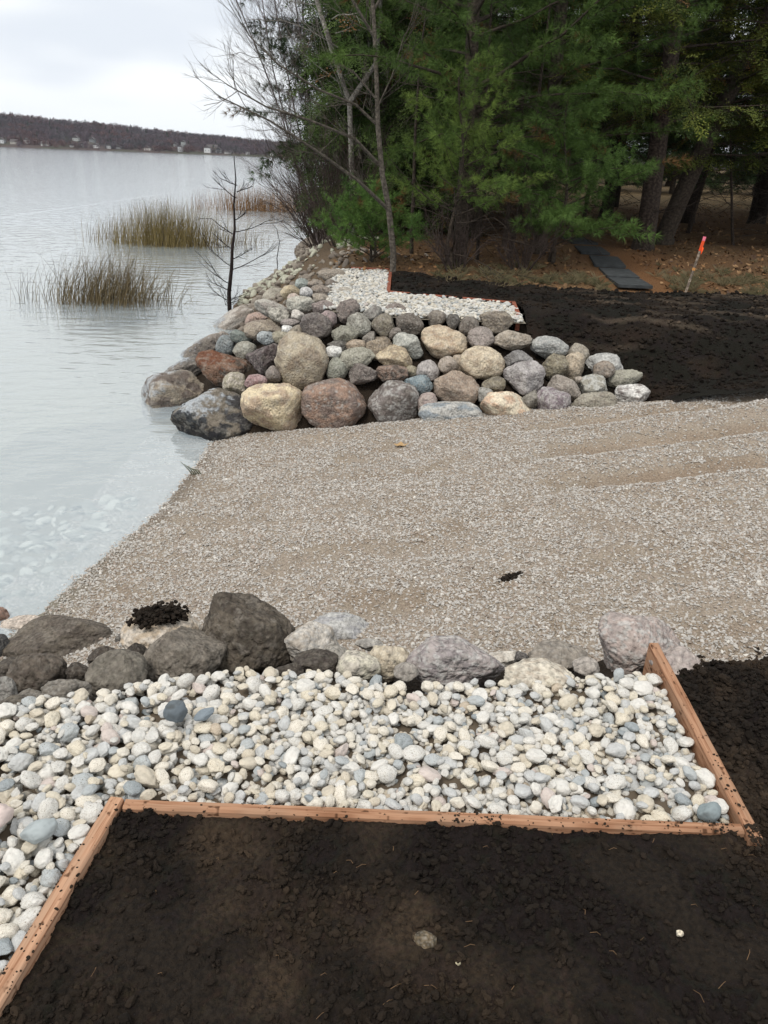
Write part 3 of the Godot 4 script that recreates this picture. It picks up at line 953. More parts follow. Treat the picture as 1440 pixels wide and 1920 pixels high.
	rock("brown block in the top row left of the triangular rock", "stone", Vector3(0.82, 1.03, -8.20), Vector3(0.112, 0.101, 0.101), 3, 0.70, 479, Color8(115, 108, 101), Color8(98, 92, 86), "", 3)
	rock("small dark grey stone in the top row between two brown ones", "stone", Vector3(0.65, 1.06, -8.22), Vector3(0.073, 0.085, 0.066), -2, 0.75, 486, Color8(95, 92, 88), Color8(85, 82, 79), "", 3)
	rock("brown grey block in the top row over the big beige boulder", "stone", Vector3(0.48, 1.08, -8.25), Vector3(0.102, 0.096, 0.091), 1, 0.64, 493, Color8(124, 117, 108), Color8(109, 102, 95), "", 3)
	rock("dark brown slanting rock edging the pebbles", "rock", Vector3(0.19, 1.02, -8.20), Vector3(0.158, 0.118, 0.133), -20, 0.64, 500, Color8(105, 98, 91), Color8(90, 84, 78), "", 4)
	rock("small grey brown chip below the dark slanting rock", "stone", Vector3(0.05, 0.94, -8.08), Vector3(0.078, 0.067, 0.070), 37, 0.86, 507, Color8(124, 117, 111), Color8(108, 102, 96), "", 3)
	rock("flat brown tan rock behind the sausage shaped stone", "rock", Vector3(-0.11, 0.79, -8.03), Vector3(0.156, 0.122, 0.138), 1, 0.64, 514, Color8(146, 134, 118), Color8(127, 116, 103), "", 4)
	rock("small tan oblong stone above the sausage shaped one", "stone", Vector3(-0.36, 0.83, -7.97), Vector3(0.105, 0.066, 0.075), 12, 0.42, 521, Color8(161, 147, 131), Color8(144, 130, 114), "", 3)
	rock("small white angular stone right of the biggest tan boulder", "stone", Vector3(-0.58, 0.76, -7.89), Vector3(0.088, 0.077, 0.079), 7, 0.97, 528, Color8(210, 210, 207), Color8(187, 186, 183), "", 3)
	rock("dark grey chunk deep in the gap above the small white stone", "stone", Vector3(-0.54, 0.80, -8.01), Vector3(0.123, 0.077, 0.088), -2, 0.97, 535, Color8(103, 101, 96), Color8(91, 88, 85), "", 3)
	rock("grey olive rounded block in the upper middle of the wall", "rock", Vector3(-0.48, 0.91, -8.07), Vector3(0.151, 0.105, 0.119), -8, 0.53, 542, Color8(140, 139, 127), Color8(122, 121, 111), "", 4)
	rock("light grey rounded rock left of the olive brown block", "rock", Vector3(-0.34, 1.00, -8.18), Vector3(0.140, 0.118, 0.126), -30, 0.58, 549, Color8(155, 154, 145), Color8(136, 133, 125), "", 4)
	rock("olive brown block in the upper middle row", "rock", Vector3(-0.08, 1.00, -8.17), Vector3(0.129, 0.130, 0.116), 1, 0.70, 556, Color8(129, 123, 110), Color8(111, 104, 94), "", 3)
	rock("little grey wedge under the light grey rounded rock", "stone", Vector3(-0.22, 0.89, -8.03), Vector3(0.078, 0.066, 0.070), 27, 0.97, 563, Color8(125, 120, 113), Color8(110, 104, 98), "", 3)
	rock("grey topped stone at the pebble edge, upper middle", "stone", Vector3(-0.20, 1.09, -8.38), Vector3(0.109, 0.097, 0.098), -10, 0.64, 570, Color8(136, 134, 129), Color8(118, 114, 110), "", 3)
	rock("pinkish brown low stone set into the pebble edge", "stone", Vector3(0.04, 1.10, -8.62), Vector3(0.117, 0.070, 0.079), -2, 0.58, 577, Color8(124, 114, 109), Color8(109, 101, 96), "", 3)
	rock("brown purple upright stone at the left corner of the pebbles", "rock", Vector3(-0.48, 1.09, -8.48), Vector3(0.121, 0.146, 0.109), -18, 0.75, 584, Color8(124, 114, 109), Color8(103, 96, 92), "", 4)
	rock("large dark grey brown rock leaning on the pink round one", "rock", Vector3(-0.79, 0.97, -8.16), Vector3(0.174, 0.151, 0.157), 1, 0.64, 591, Color8(107, 100, 96), Color8(94, 88, 86), "", 4)
	rock("round pink stone half hidden by the large dark rock", "stone", Vector3(-0.68, 1.02, -8.26), Vector3(0.102, 0.108, 0.092), -2, 0.36, 598, Color8(150, 135, 134), Color8(134, 122, 120), "", 3)
	rock("mauve block stacked over the round pink stone", "stone", Vector3(-0.75, 1.10, -8.58), Vector3(0.134, 0.081, 0.092), -2, 0.53, 605, Color8(138, 127, 123), Color8(123, 113, 110), "", 3)
	rock("round blue grey stone above the rusty slab", "stone", Vector3(-1.92, 0.56, -8.92), Vector3(0.124, 0.131, 0.112), 7, 0.48, 619, Color8(134, 139, 140), Color8(116, 123, 125), "", 3)
	rock("dark greenish oval stone above the round blue grey one", "stone", Vector3(-1.72, 0.67, -8.86), Vector3(0.141, 0.079, 0.090), -10, 0.42, 626, Color8(118, 124, 119), Color8(102, 109, 106), "", 3)
	rock("olive grey oval stone beside the maroon blocky rock", "stone", Vector3(-1.62, 0.61, -8.51), Vector3(0.137, 0.100, 0.114), 22, 0.48, 633, Color8(151, 150, 141), Color8(136, 133, 123), "", 3)
	rock("pale blue stone on the lakeside shoulder", "stone", Vector3(-1.37, 0.76, -8.50), Vector3(0.106, 0.076, 0.086), -2, 0.53, 640, Color8(160, 167, 169), Color8(148, 153, 155), "", 3)
	rock("olive tan oval stone touching the pale blue one", "stone", Vector3(-1.15, 0.82, -8.23), Vector3(0.125, 0.074, 0.083), -12, 0.42, 647, Color8(149, 143, 127), Color8(132, 127, 111), "", 3)
	rock("broad brown domed rock on the lakeside shoulder", "rock", Vector3(-1.45, 0.77, -8.80), Vector3(0.231, 0.133, 0.150), -6, 0.53, 654, Color8(148, 138, 124), Color8(134, 124, 113), "", 4)
	rock("small bright white stone near the top of the shoulder", "stone", Vector3(-1.11, 0.88, -8.35), Vector3(0.075, 0.052, 0.058), -8, 0.75, 661, Color8(222, 222, 219), Color8(204, 204, 201), "", 3)
	rock("grey brown stone between the white stone and the dark rock", "stone", Vector3(-0.98, 0.91, -8.19), Vector3(0.090, 0.067, 0.076), -8, 0.64, 668, Color8(138, 129, 117), Color8(122, 115, 104), "", 3)
	rock("pinkish orange rock on the lakeside shoulder", "rock", Vector3(-1.71, 0.69, -9.85), Vector3(0.155, 0.094, 0.106), 11, 0.53, 675, Color8(166, 145, 133), Color8(150, 131, 123), "", 3)
	rock("pale wedge with a dark broken end", "rock", Vector3(-1.27, 0.95, -8.82), Vector3(0.139, 0.078, 0.088), -16, 0.86, 682, Color8(186, 182, 172), Color8(118, 115, 108), "", 3)
	rock("small cream stone right of the pale wedge", "stone", Vector3(-1.02, 1.01, -8.53), Vector3(0.082, 0.064, 0.072), -2, 0.64, 689, Color8(196, 191, 184), Color8(173, 168, 161), "", 3)
	rock("thin purplish flat stone under the pale wedge", "stone", Vector3(-1.10, 0.94, -8.46), Vector3(0.110, 0.046, 0.052), 0, 0.53, 696, Color8(149, 141, 136), Color8(135, 127, 124), "", 3)
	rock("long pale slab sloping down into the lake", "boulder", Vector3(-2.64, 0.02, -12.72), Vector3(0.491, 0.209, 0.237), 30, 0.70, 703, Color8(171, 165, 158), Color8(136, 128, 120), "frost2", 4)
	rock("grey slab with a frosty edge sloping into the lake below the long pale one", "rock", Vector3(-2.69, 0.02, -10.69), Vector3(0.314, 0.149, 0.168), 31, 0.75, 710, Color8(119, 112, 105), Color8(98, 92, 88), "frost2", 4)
	rock("wide grey slab crossing the shoulder above the pinkish rock", "rock", Vector3(-1.42, 0.91, -9.35), Vector3(0.236, 0.114, 0.129), -20, 0.70, 717, Color8(165, 162, 154), Color8(144, 138, 132), "", 4)
	rock("lumpy pale olive rock near the water, high on the shoulder", "rock", Vector3(-1.99, 0.39, -13.38), Vector3(0.209, 0.163, 0.184), -12, 0.58, 724, Color8(165, 160, 147), Color8(147, 141, 130), "", 3)
	rock("dark green grey rock standing at the water behind the shoulder", "rock", Vector3(-2.49, 0.07, -15.29), Vector3(0.176, 0.219, 0.159), -22, 0.86, 731, Color8(97, 99, 93), Color8(82, 83, 81), "", 3)
	rock("small pale bluish stone at the back by the water", "stone", Vector3(-2.16, 0.29, -14.93), Vector3(0.131, 0.090, 0.102), -2, 0.53, 738, Color8(169, 172, 169), Color8(153, 157, 156), "", 3)
	rock("round yellow tan rock at the back of the shoulder", "rock", Vector3(-1.57, 0.67, -12.21), Vector3(0.165, 0.115, 0.130), 3, 0.48, 745, Color8(187, 174, 148), Color8(167, 153, 129), "", 3)
	rock("little pink tan stone below the round yellow tan rock", "stone", Vector3(-1.14, 1.10, -9.12), Vector3(0.080, 0.055, 0.063), -2, 0.53, 752, Color8(177, 163, 153), Color8(161, 149, 140), "", 3)
	rock("pale lavender stone right of the round yellow tan rock", "stone", Vector3(-1.04, 1.10, -9.53), Vector3(0.084, 0.071, 0.075), -2, 0.53, 759, Color8(187, 186, 185), Color8(169, 168, 167), "", 3)
	rock("white to olive oval rock across the shoulder's back", "rock", Vector3(-1.03, 1.09, -8.79), Vector3(0.167, 0.089, 0.101), 5, 0.48, 766, Color8(176, 174, 164), Color8(153, 149, 139), "", 4)
	rock("brown rounded rock near the pebbles' far left corner", "rock", Vector3(-0.87, 1.10, -9.67), Vector3(0.131, 0.078, 0.088), -2, 0.53, 773, Color8(133, 122, 112), Color8(118, 110, 102), "", 3)
	rock("blue green flat stone at the back of the shoulder", "stone", Vector3(-1.42, 0.76, -12.53), Vector3(0.126, 0.084, 0.095), -2, 0.75, 780, Color8(154, 162, 158), Color8(140, 148, 146), "", 3)
	rock("brown lump behind the brown rounded rock", "stone", Vector3(-0.99, 1.10, -10.16), Vector3(0.103, 0.068, 0.077), -2, 0.64, 787, Color8(144, 133, 122), Color8(128, 120, 112), "", 3)
	rock("brown pointed stone at the pebbles' left edge", "stone", Vector3(-0.79, 1.10, -10.26), Vector3(0.090, 0.069, 0.078), -2, 0.97, 794, Color8(123, 114, 106), Color8(109, 102, 95), "", 3)
	rock("wide brown slab farthest back beside the rubble", "rock", Vector3(-0.85, 1.10, -11.09), Vector3(0.193, 0.089, 0.100), 3, 0.64, 801, Color8(144, 135, 124), Color8(128, 120, 110), "", 4)
	rock("flat tan stone below the brown rounded rock", "stone", Vector3(-0.82, 1.10, -9.12), Vector3(0.111, 0.062, 0.070), -6, 0.53, 808, Color8(153, 144, 132), Color8(138, 130, 120), "", 3)
	rock("pale tan stone among the pebbles' left edge", "stone", Vector3(-0.57, 1.10, -9.66), Vector3(0.098, 0.065, 0.073), 3, 0.53, 815, Color8(168, 162, 151), Color8(153, 147, 138), "", 3)
	rock("wide muddy brown slab at the lake end of the near wall", "boulder", Vector3(-1.79, 0.02, -3.62), Vector3(0.321, 0.171, 0.204), 1, 0.70, 829, Color8(91, 84, 77), Color8(104, 97, 88), "dirt", 5)
	rock("muddy brown block in front of the wide slab", "rock", Vector3(-1.29, 0.78, -2.37), Vector3(0.101, 0.082, 0.091), -6, 0.75, 836, Color8(79, 72, 65), Color8(94, 86, 78), "dirt", 4)
	rock("muddy grey round boulder beside the pebbles", "boulder", Vector3(-0.94, 0.86, -2.26), Vector3(0.112, 0.106, 0.101), -10, 0.53, 843, Color8(104, 99, 91), Color8(117, 112, 103), "dirt", 4)
	rock("muddy dome shaped boulder left of the tallest one", "boulder", Vector3(-0.75, 0.82, -2.44), Vector3(0.168, 0.127, 0.151), 9, 0.58, 850, Color8(104, 98, 90), Color8(119, 112, 103), "dirt", 5)
	rock("tallest dark brown boulder of the near wall, caked in mud", "boulder", Vector3(-0.54, 0.78, -2.62), Vector3(0.207, 0.194, 0.186), -26, 0.70, 857, Color8(87, 80, 71), Color8(71, 65, 58), "dirt", 5)
	rock("small dark muddy stone right of the tallest boulder", "rock", Vector3(-0.23, 0.91, -2.32), Vector3(0.084, 0.054, 0.066), 1, 0.48, 864, Color8(75, 70, 64), Color8(64, 58, 54), "dirt", 4)
	rock("pale speckled boulder behind the small dark muddy stone", "boulder", Vector3(-0.28, 0.81, -2.59), Vector3(0.129, 0.085, 0.102), -10, 0.58, 871, Color8(187, 181, 172), Color8(160, 152, 142), "spots", 4)
	rock("flat pale grey rock out on the gravel behind the speckled boulder", "rock", Vector3(-0.20, 0.23, -3.58), Vector3(0.194, 0.094, 0.113), -6, 0.53, 878, Color8(170, 170, 168), Color8(150, 150, 152), "", 4)
	rock("cream rounded stone beside the pebbles, left of the tan one", "rock", Vector3(-0.07, 0.92, -2.30), Vector3(0.083, 0.064, 0.075), -8, 0.48, 885, Color8(190, 185, 169), Color8(173, 167, 156), "", 4)
	rock("tan rounded stone left of the long purplish boulder", "rock", Vector3(0.04, 0.91, -2.36), Vector3(0.077, 0.078, 0.069), -2, 0.42, 892, Color8(188, 178, 159), Color8(168, 157, 139), "", 4)
	rock("long purplish grey boulder in the middle of the near wall", "boulder", Vector3(0.28, 0.92, -2.35), Vector3(0.189, 0.095, 0.115), -6, 0.58, 899, Color8(152, 144, 142), Color8(132, 125, 125), "spots", 5)
	rock("low cream slab bordering the pebbles near the timber", "rock", Vector3(0.56, 0.99, -2.19), Vector3(0.126, 0.050, 0.060), 1, 0.64, 906, Color8(190, 183, 169), Color8(167, 157, 143), "", 4)
	rock("brown grey rounded rock behind the low cream slab", "rock", Vector3(0.68, 0.90, -2.43), Vector3(0.117, 0.068, 0.082), -2, 0.53, 913, Color8(135, 128, 119), Color8(119, 113, 106), "", 4)
	rock("white slab showing between the purplish and the brown grey rocks", "rock", Vector3(0.48, 0.90, -2.42), Vector3(0.081, 0.032, 0.039), 3, 0.64, 920, Color8(191, 186, 177), Color8(175, 168, 158), "", 4)
	rock("dark shard between the purplish boulder and the low cream slab", "stone", Vector3(0.53, 0.92, -2.39), Vector3(0.030, 0.028, 0.027), 17, 0.97, 927, Color8(83, 79, 76), Color8(71, 68, 67), "", 3)
	rock("large pinkish grey boulder at the timber end of the near wall", "boulder", Vector3(1.01, 0.86, -2.57), Vector3(0.179, 0.156, 0.161), -16, 0.70, 934, Color8(164, 151, 145), Color8(147, 137, 133), "spots", 5)
	rock("sloping pink slab behind the timber end", "rock", Vector3(1.09, 0.96, -2.31), Vector3(0.112, 0.073, 0.087), -36, 0.70, 941, Color8(164, 154, 148), Color8(149, 139, 135), "", 4)
	rock("white and rusty boulder with black soil heaped on it", "boulder", Vector3(-0.94, 0.68, -2.78), Vector3(0.175, 0.126, 0.151), -2, 0.70, 948, Color8(192, 183, 171), Color8(171, 157, 139), "", 5)
	rock("small dark stone right of the wide muddy slab", "stone", Vector3(-1.44, 0.08, -3.62), Vector3(0.048, 0.054, 0.043), -2, 0.53, 955, Color8(90, 87, 83), Color8(79, 76, 73), "", 3)
	rock("grey stone at the picture's left edge under the muddy block", "stone", Vector3(-1.32, 0.84, -2.20), Vector3(0.042, 0.054, 0.038), -2, 0.64, 962, Color8(145, 143, 138), Color8(121, 118, 114), "", 4)
	rock("grey brown rock in front of the muddy round boulder", "rock", Vector3(-1.06, 0.91, -2.11), Vector3(0.080, 0.047, 0.057), 5, 0.75, 969, Color8(115, 110, 103), Color8(100, 95, 88), "", 4)
	rock("small brown rock left of the grey brown one, near the pebbles", "stone", Vector3(-1.15, 0.91, -2.06), Vector3(0.057, 0.037, 0.044), -2, 0.64, 976, Color8(109, 104, 97), Color8(95, 90, 83), "", 4)
	rock("low dark slab bordering the pebbles at far left", "rock", Vector3(-1.13, 0.96, -1.94), Vector3(0.112, 0.047, 0.057), -8, 0.64, 983, Color8(94, 88, 79), Color8(81, 76, 69), "dirt", 4)
	rock("pinkish white rock at the lake edge behind the wide muddy slab", "rock", Vector3(-2.11, -0.01, -3.86), Vector3(0.159, 0.061, 0.072), 3, 0.64, 990, Color8(186, 175, 164), Color8(167, 156, 146), "", 4)
	rock("red brown stone at the left edge by the water", "stone", Vector3(-2.30, 0.00, -3.92), Vector3(0.058, 0.060, 0.052), -2, 0.64, 997, Color8(144, 116, 102), Color8(126, 102, 91), "", 3)
	rock("dark grey upright stone at the left edge", "stone", Vector3(-2.11, 0.02, -3.53), Vector3(0.059, 0.129, 0.053), -2, 0.75, 1004, Color8(88, 88, 88), Color8(74, 74, 75), "", 4)
	rock("low grey stone between the flat pale rock and the tan one", "stone", Vector3(-0.04, 0.81, -2.61), Vector3(0.058, 0.024, 0.029), -2, 0.53, 1011, Color8(162, 159, 152), Color8(147, 144, 140), "", 4)
	rock("dark muddy stone wedged between the wide slab and the round boulder", "stone", Vector3(-1.09, 0.76, -2.52), Vector3(0.064, 0.048, 0.057), -2, 0.64, 1025, Color8(75, 69, 63), Color8(64, 58, 52), "dirt", 4)
	rock("dark muddy stone right of the muddy block", "stone", Vector3(-1.11, 0.81, -2.35), Vector3(0.056, 0.041, 0.049), -12, 0.75, 1032, Color8(68, 62, 56), Color8(58, 53, 48), "dirt", 4)
	rock("dark lump of muddy stone below the soil capped boulder", "stone", Vector3(-0.96, 0.76, -2.55), Vector3(0.051, 0.048, 0.046), -2, 0.75, 1039, Color8(58, 53, 48), Color8(50, 46, 42), "dirt", 3)
	rock("small dark stone between the wide slab and the left edge", "stone", Vector3(-1.43, 0.74, -2.45), Vector3(0.054, 0.045, 0.049), -2, 0.64, 1046, Color8(82, 76, 70), Color8(70, 65, 60), "dirt", 4)
	rock("low muddy stone between the far left slab and the pebbles", "stone", Vector3(-1.03, 0.96, -1.98), Vector3(0.052, 0.025, 0.031), -2, 0.64, 1053, Color8(97, 92, 85), Color8(87, 82, 75), "dirt", 4)
	rock("grey stone between the speckled boulder and the cream rounded stone", "stone", Vector3(-0.16, 0.88, -2.42), Vector3(0.061, 0.041, 0.050), -2, 0.64, 1060, Color8(148, 144, 137), Color8(130, 126, 119), "", 4)
	rock("small grey stone tucked against the purplish boulder's left end", "stone", Vector3(0.10, 0.96, -2.23), Vector3(0.045, 0.031, 0.038), -2, 0.64, 1067, Color8(147, 142, 135), Color8(132, 126, 120), "", 3)
	rock("dark stone at the foot of the tallest boulder's right side", "stone", Vector3(-0.32, 0.94, -2.22), Vector3(0.064, 0.038, 0.047), -2, 0.64, 1074, Color8(72, 66, 60), Color8(60, 55, 50), "dirt", 4)
	rock("small pinkish stone between the brown grey rock and the pinkish boulder", "stone", Vector3(0.74, 0.98, -2.27), Vector3(0.049, 0.036, 0.043), -2, 0.53, 1081, Color8(155, 148, 141), Color8(138, 132, 126), "", 4)
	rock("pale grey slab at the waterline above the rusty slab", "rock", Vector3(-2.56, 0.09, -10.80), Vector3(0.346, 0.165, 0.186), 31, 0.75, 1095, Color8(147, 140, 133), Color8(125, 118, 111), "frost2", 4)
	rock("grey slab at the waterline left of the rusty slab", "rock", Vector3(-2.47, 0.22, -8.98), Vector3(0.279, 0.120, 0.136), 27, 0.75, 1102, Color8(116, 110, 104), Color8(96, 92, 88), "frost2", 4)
	rock("pale pinkish slab by the sapling's foot", "rock", Vector3(-2.58, 0.02, -13.83), Vector3(0.322, 0.160, 0.181), 21, 0.64, 1109, Color8(169, 162, 155), Color8(143, 136, 129), "", 4)

# ---------------------------------------------------------------- pebble beds and edging

func pebble_tone(r: RandomNumberGenerator) -> int:
	var x := r.randf()
	var at := 0
	for w in [0.20, 0.17, 0.19, 0.14, 0.10, 0.08, 0.065, 0.025, 0.02, 0.01]:
		if x < w: return at
		x -= w
		at += 1
	return 0

var TONES := [Color8(224, 216, 200), Color8(222, 219, 212), Color8(208, 206, 200), Color8(188, 190, 190), Color8(216, 205, 182), Color8(202, 190, 168), Color8(164, 171, 174), Color8(202, 186, 178), Color8(132, 142, 148), Color8(186, 168, 144)]

func wood(a: Vector3, b: Vector3, width: float, height: float, r: RandomNumberGenerator) -> ArrayMesh:
	# a board with eased edges whose top runs from a to b
	var d := (b - a).normalized()
	var s := d.cross(Vector3.UP).normalized()
	var w := width * 0.5
	var e := 0.005
	var prof := [Vector2(-w, -height), Vector2(-w, -e), Vector2(-w + e, 0), Vector2(w - e, 0), Vector2(w, -e), Vector2(w, -height)]
	var v := PackedVector3Array()
	var uv := PackedVector2Array()
	var idx := PackedInt32Array()
	var n := 14
	var l := (b - a).length()
	for i in n + 1:
		var p := a.lerp(b, float(i) / n) + Vector3(0, r.randfn() * 0.0006, 0)
		for k in 12:
			var q: Vector2 = prof[(k + 1) / 2 % 6]
			v.append(p + s * q.x + Vector3.UP * q.y)
			uv.append(Vector2(l * i / n * 0.5, (q.x + q.y) * 4.0))
	for i in n:
		for k in range(0, 12, 2):
			var c := i * 12 + k
			var f := i * 12 + k + 1
			idx.append_array(PackedInt32Array([c, f, c + 12, f, f + 12, c + 12]))
	for end in [0, n]:
		var base := v.size()
		for k in 6:
			var q: Vector2 = prof[k]
			v.append(v[end * 12] * 0.0 + a.lerp(b, float(end) / n) + s * q.x + Vector3.UP * q.y)
			uv.append(Vector2(q.x * 3.0, q.y * 3.0))
		for k in range(1, 5):
			idx.append_array(PackedInt32Array([base, base + k, base + k + 1] if end == 0 else [base, base + k + 1, base + k]))
	return mesh_of(v, idx, PackedColorArray(), true, uv)

var wood_made: ImageTexture

func wood_picture() -> ImageTexture:
	# long grain with a few knots, weathered grey patches and smears of soil; 2 m by 0.25 m
	if wood_made: return wood_made
	var im := Image.create(1024, 128, false, Image.FORMAT_RGB8)
	var knots := [Vector2(120, 40), Vector2(410, 84), Vector2(655, 30), Vector2(890, 100)]
	for j in 128:
		for i in 1024:
			var v := float(j)
			for k in knots:
				var d := Vector2((i - k.x) * 0.35, j - k.y)
				v += 9.0 * exp(-d.length_squared() / 160.0) * signf(d.y)
			var g := n2(v * 0.11, i * 0.004) * 0.5 + n2(v * 0.35, i * 0.01) * 0.35 + n2(v * 0.9, i * 0.02) * 0.25
			var c := Color(0.96, 0.93, 0.90).lerp(Color(0.74, 0.66, 0.60), sm(-0.2, 0.5, g))
			for k in knots:
				var d := Vector2((i - k.x) * 0.5, j - k.y)
				c = c.lerp(Color(0.45, 0.33, 0.26), 0.8 * exp(-d.length_squared() / 14.0))
			var w := n2(i * 0.008 + 40.0, j * 0.02)
			c = c.lerp(Color(0.86, 0.88, 0.88), 0.45 * sm(0.0, 0.5, w))
			var s := n2(i * 0.03 - 70.0, j * 0.05) + 0.5 * n2(i * 0.11, j * 0.13)
			c = c.lerp(Color(0.36, 0.30, 0.25), 0.75 * sm(0.42, 0.8, s))
			im.set_pixel(i, j, c)
	wood_made = ImageTexture.create_from_image(im)
	return wood_made

func wood_material(c: Color) -> StandardMaterial3D:
	var m := StandardMaterial3D.new()
	m.albedo_color = c
	m.albedo_texture = wood_picture() if m.albedo_texture == null else null
	m.texture_repeat = true
	if false: m.albedo_texture = noise_tex(0.012, 71, 512, 5, ramp_of([[0.0, Color8(205, 190, 178)], [0.4, Color8(236, 226, 217)], [1.0, Color8(255, 252, 248)]]))
	m.uv1_scale = Vector3(1.0, 1.0, 1.0)
	m.roughness = 0.85
	m.metallic_specular = 0.3
	m.heightmap_enabled = true
	m.heightmap_texture = noise_tex(0.02, 72, 512, 4)
	m.heightmap_scale = 0.05
	m.cull_mode = BaseMaterial3D.CULL_DISABLED
	return m

func near_garden() -> void:
	var r := RandomNumberGenerator.new()
	r.seed = 404
	# timber edging
	var t := root("timber_edging", Vector3(0, 1.0, -1.5), "reddish timber boards edging the near white pebble bed", "garden edging", "timber edgings of the pebble beds")
	var wm := wood_material(Color8(172, 137, 113))
	var old := wood_material(Color8(186, 152, 128))
	var off := Vector3(0, 1.0, -1.5)
	put("board", wood(Vector3(-0.66, 1.022, -1.525) - off, Vector3(0.985, 1.018, -1.525) - off, 0.034, 0.14, r), wm, t)
	put("board", wood(Vector3(-0.685, 1.024, -1.54) - off, Vector3(-0.90, 1.02, 0.2) - off, 0.040, 0.14, r), old, t)
	put("board", wood(Vector3(1.008, 1.020, -1.49) - off, Vector3(1.00, 1.035, -2.36) - off, 0.037, 0.14, r), wm, t)
	# crumbs of soil dropped on the boards
	var crumb := stone_mesh(1, Vector3.ONE, 6, 0.5, null)
	var where: Array[Transform3D] = []
	var tints := PackedColorArray()
	rng.seed = 9
	for i in 800:
		var u := rng.randf()
		var p: Vector3
		var s := 0.0016 + 0.004 * pow(rng.randf(), 4.0)
		var pick := rng.randf()
		if pick < 0.4:
			p = Vector3(-0.687, 1.022, -1.53).lerp(Vector3(-0.80, 1.02, -0.6), pow(u, 0.8)) + Vector3(rng.randf_range(-0.02, 0.02), 0, 0)
		elif pick < 0.72:
			p = Vector3(lerpf(-0.6, 0.95, u), 1.019, -1.525 + rng.randf_range(-0.018, 0.02))
			if rng.randf() < 0.5: p.x = [0.22, 0.31, 0.93][i % 3] + rng.randfn() * 0.025
		else:
			p = Vector3(1.006 + rng.randf_range(-0.018, 0.018), 1.024, lerpf(-2.3, -1.5, u))
			if rng.randf() < 0.6: p.z = -1.53 + absf(rng.randfn()) * 0.05
		where.append(lump(p, s, 0.6))
		tints.append(Color(0.03, 0.024, 0.018) * rng.randf_range(0.7, 1.6))
	heap("soil_crumbs", crumb, crumb_mat, where, tints)

	# pebbles, dropped one after another onto a height field so that they lie in a pile
	var base_mat := plain(Color8(96, 86, 74))
	var inside := func(x: float, z: float) -> bool:
		if x > 0.975 or x < -2.1 or z > 0.25: return false
		var xl := -0.715 - 0.124 * (z + 1.54)
		if z > -1.56: return x < xl
		return z > pw(x, TX, TZ) + lerpf(-0.09, 0.03, sm(-0.25, 0.15, x))
	var path := put("pebble_path", grid(-2.1, 0.98, -2.45, 0.25, 0.05, func(_x, _z): return 0.968, null, inside), base_mat)
	tag(path, "", "", "", "structure")
	var speck := noise_tex(0.03, 51, 512, 5, ramp_of([[0.0, grey(0.88)], [0.4, grey(0.98)], [0.6, grey(1.0)], [0.69, grey(1.0)], [0.72, Color8(150, 134, 114)], [1.0, Color8(90, 76, 60)]]))
	var pm := skin(0.75, speck, noise_tex(0.03, 52, 512, 4), 0.15, 0.37)
	var pq: StandardMaterial3D = pm.duplicate()
	pq.albedo_texture = noise_tex(0.012, 53, 256, 4, ramp_of([[0.0, grey(0.84)], [0.5, grey(0.97)], [1.0, grey(1.0)]]))
	var mats: Array[StandardMaterial3D] = []
	for c in TONES:
		var m: StandardMaterial3D = (pm if mats.size() % 2 == 0 else pq).duplicate()
		m.albedo_color = c.lerp(Color8(200, 200, 197), 0.3)
		mats.append(m)
	var shapes: Array[ArrayMesh] = []
	for i in 12:
		var mottle := func(d: Vector3, o: Vector3) -> Color:
			var k := 1.0 + 0.14 * n3(d * 1.6 + o) + 0.10 * n3(d * 5.0 + o)
			return Color(k, k * (1.0 + 0.03 * n3(d * 1.2 - o)), k * (1.0 + 0.05 * n3(d * 1.1 - o)))
		shapes.append(stone_mesh(3, Vector3.ONE, 500 + i, [0.0, 0.2, 0.45, 0.1, 0.7, 0.3, 0.9, 0.15, 0.55, 0.05, 0.95, 0.35][i], mottle, 0.07))
	var nx := 320
	var nz := 280
	var hgt := PackedFloat32Array()
	hgt.resize(nx * nz)
	hgt.fill(0.966)
	var all: Array[Dictionary] = []
	for i in 32000:
		var x := r.randf_range(-1.75, 0.975)
		var z := r.randf_range(-2.35, 0.1)
		if not inside.call(x, z): continue
		var a := 0.0145 + 0.0155 * pow(r.randf(), 1.2) + 0.012 * pow(r.randf(), 5.0)
		if x < -0.62: a *= 1.2
		if i < 6000 or i > 15000: a = r.randf_range(0.0115, 0.018)
		if i > 22000: a = r.randf_range(0.009, 0.014)
		var b := a * r.randf_range(0.6, 0.95)
		var c := a * r.randf_range(0.42, 0.74)
		var yaw := r.randf() * TAU
		var reach := (a + b) * 0.5 * 0.86
		var ci := int((x + 2.1) / 0.01)
		var cj := int((z + 2.5) / 0.01)
		var n := int(ceil(reach / 0.01))
		var rest := 0.0
		for dj in range(-n, n + 1):
			for di in range(-n, n + 1):
				var q := (di * di + dj * dj) * 0.0001 / (reach * reach)
				if q >= 1.0 or ci + di < 0 or ci + di >= nx or cj + dj < 0 or cj + dj >= nz: continue
				rest = maxf(rest, hgt[(cj + dj) * nx + ci + di] + c * sqrt(1.0 - q) - c * 0.5)
		var lim := 1.008 + 0.008 * n2(x * 3.0, z * 3.0)
		if x < -0.6: lim += 0.01
		if rest + c * 0.5 > (lim - 0.025 if i < 6000 else lim + (0.006 if i < 15000 else 0.002 if i < 22000 else -0.010)): continue
		for dj in range(-n, n + 1):
			for di in range(-n, n + 1):
				var q := (di * di + dj * dj) * 0.0001 / (reach * reach)
				if q >= 1.0 or ci + di < 0 or ci + di >= nx or cj + dj < 0 or cj + dj >= nz: continue
				var k := (cj + dj) * nx + ci + di
				hgt[k] = maxf(hgt[k], rest + c * sqrt(1.0 - q))
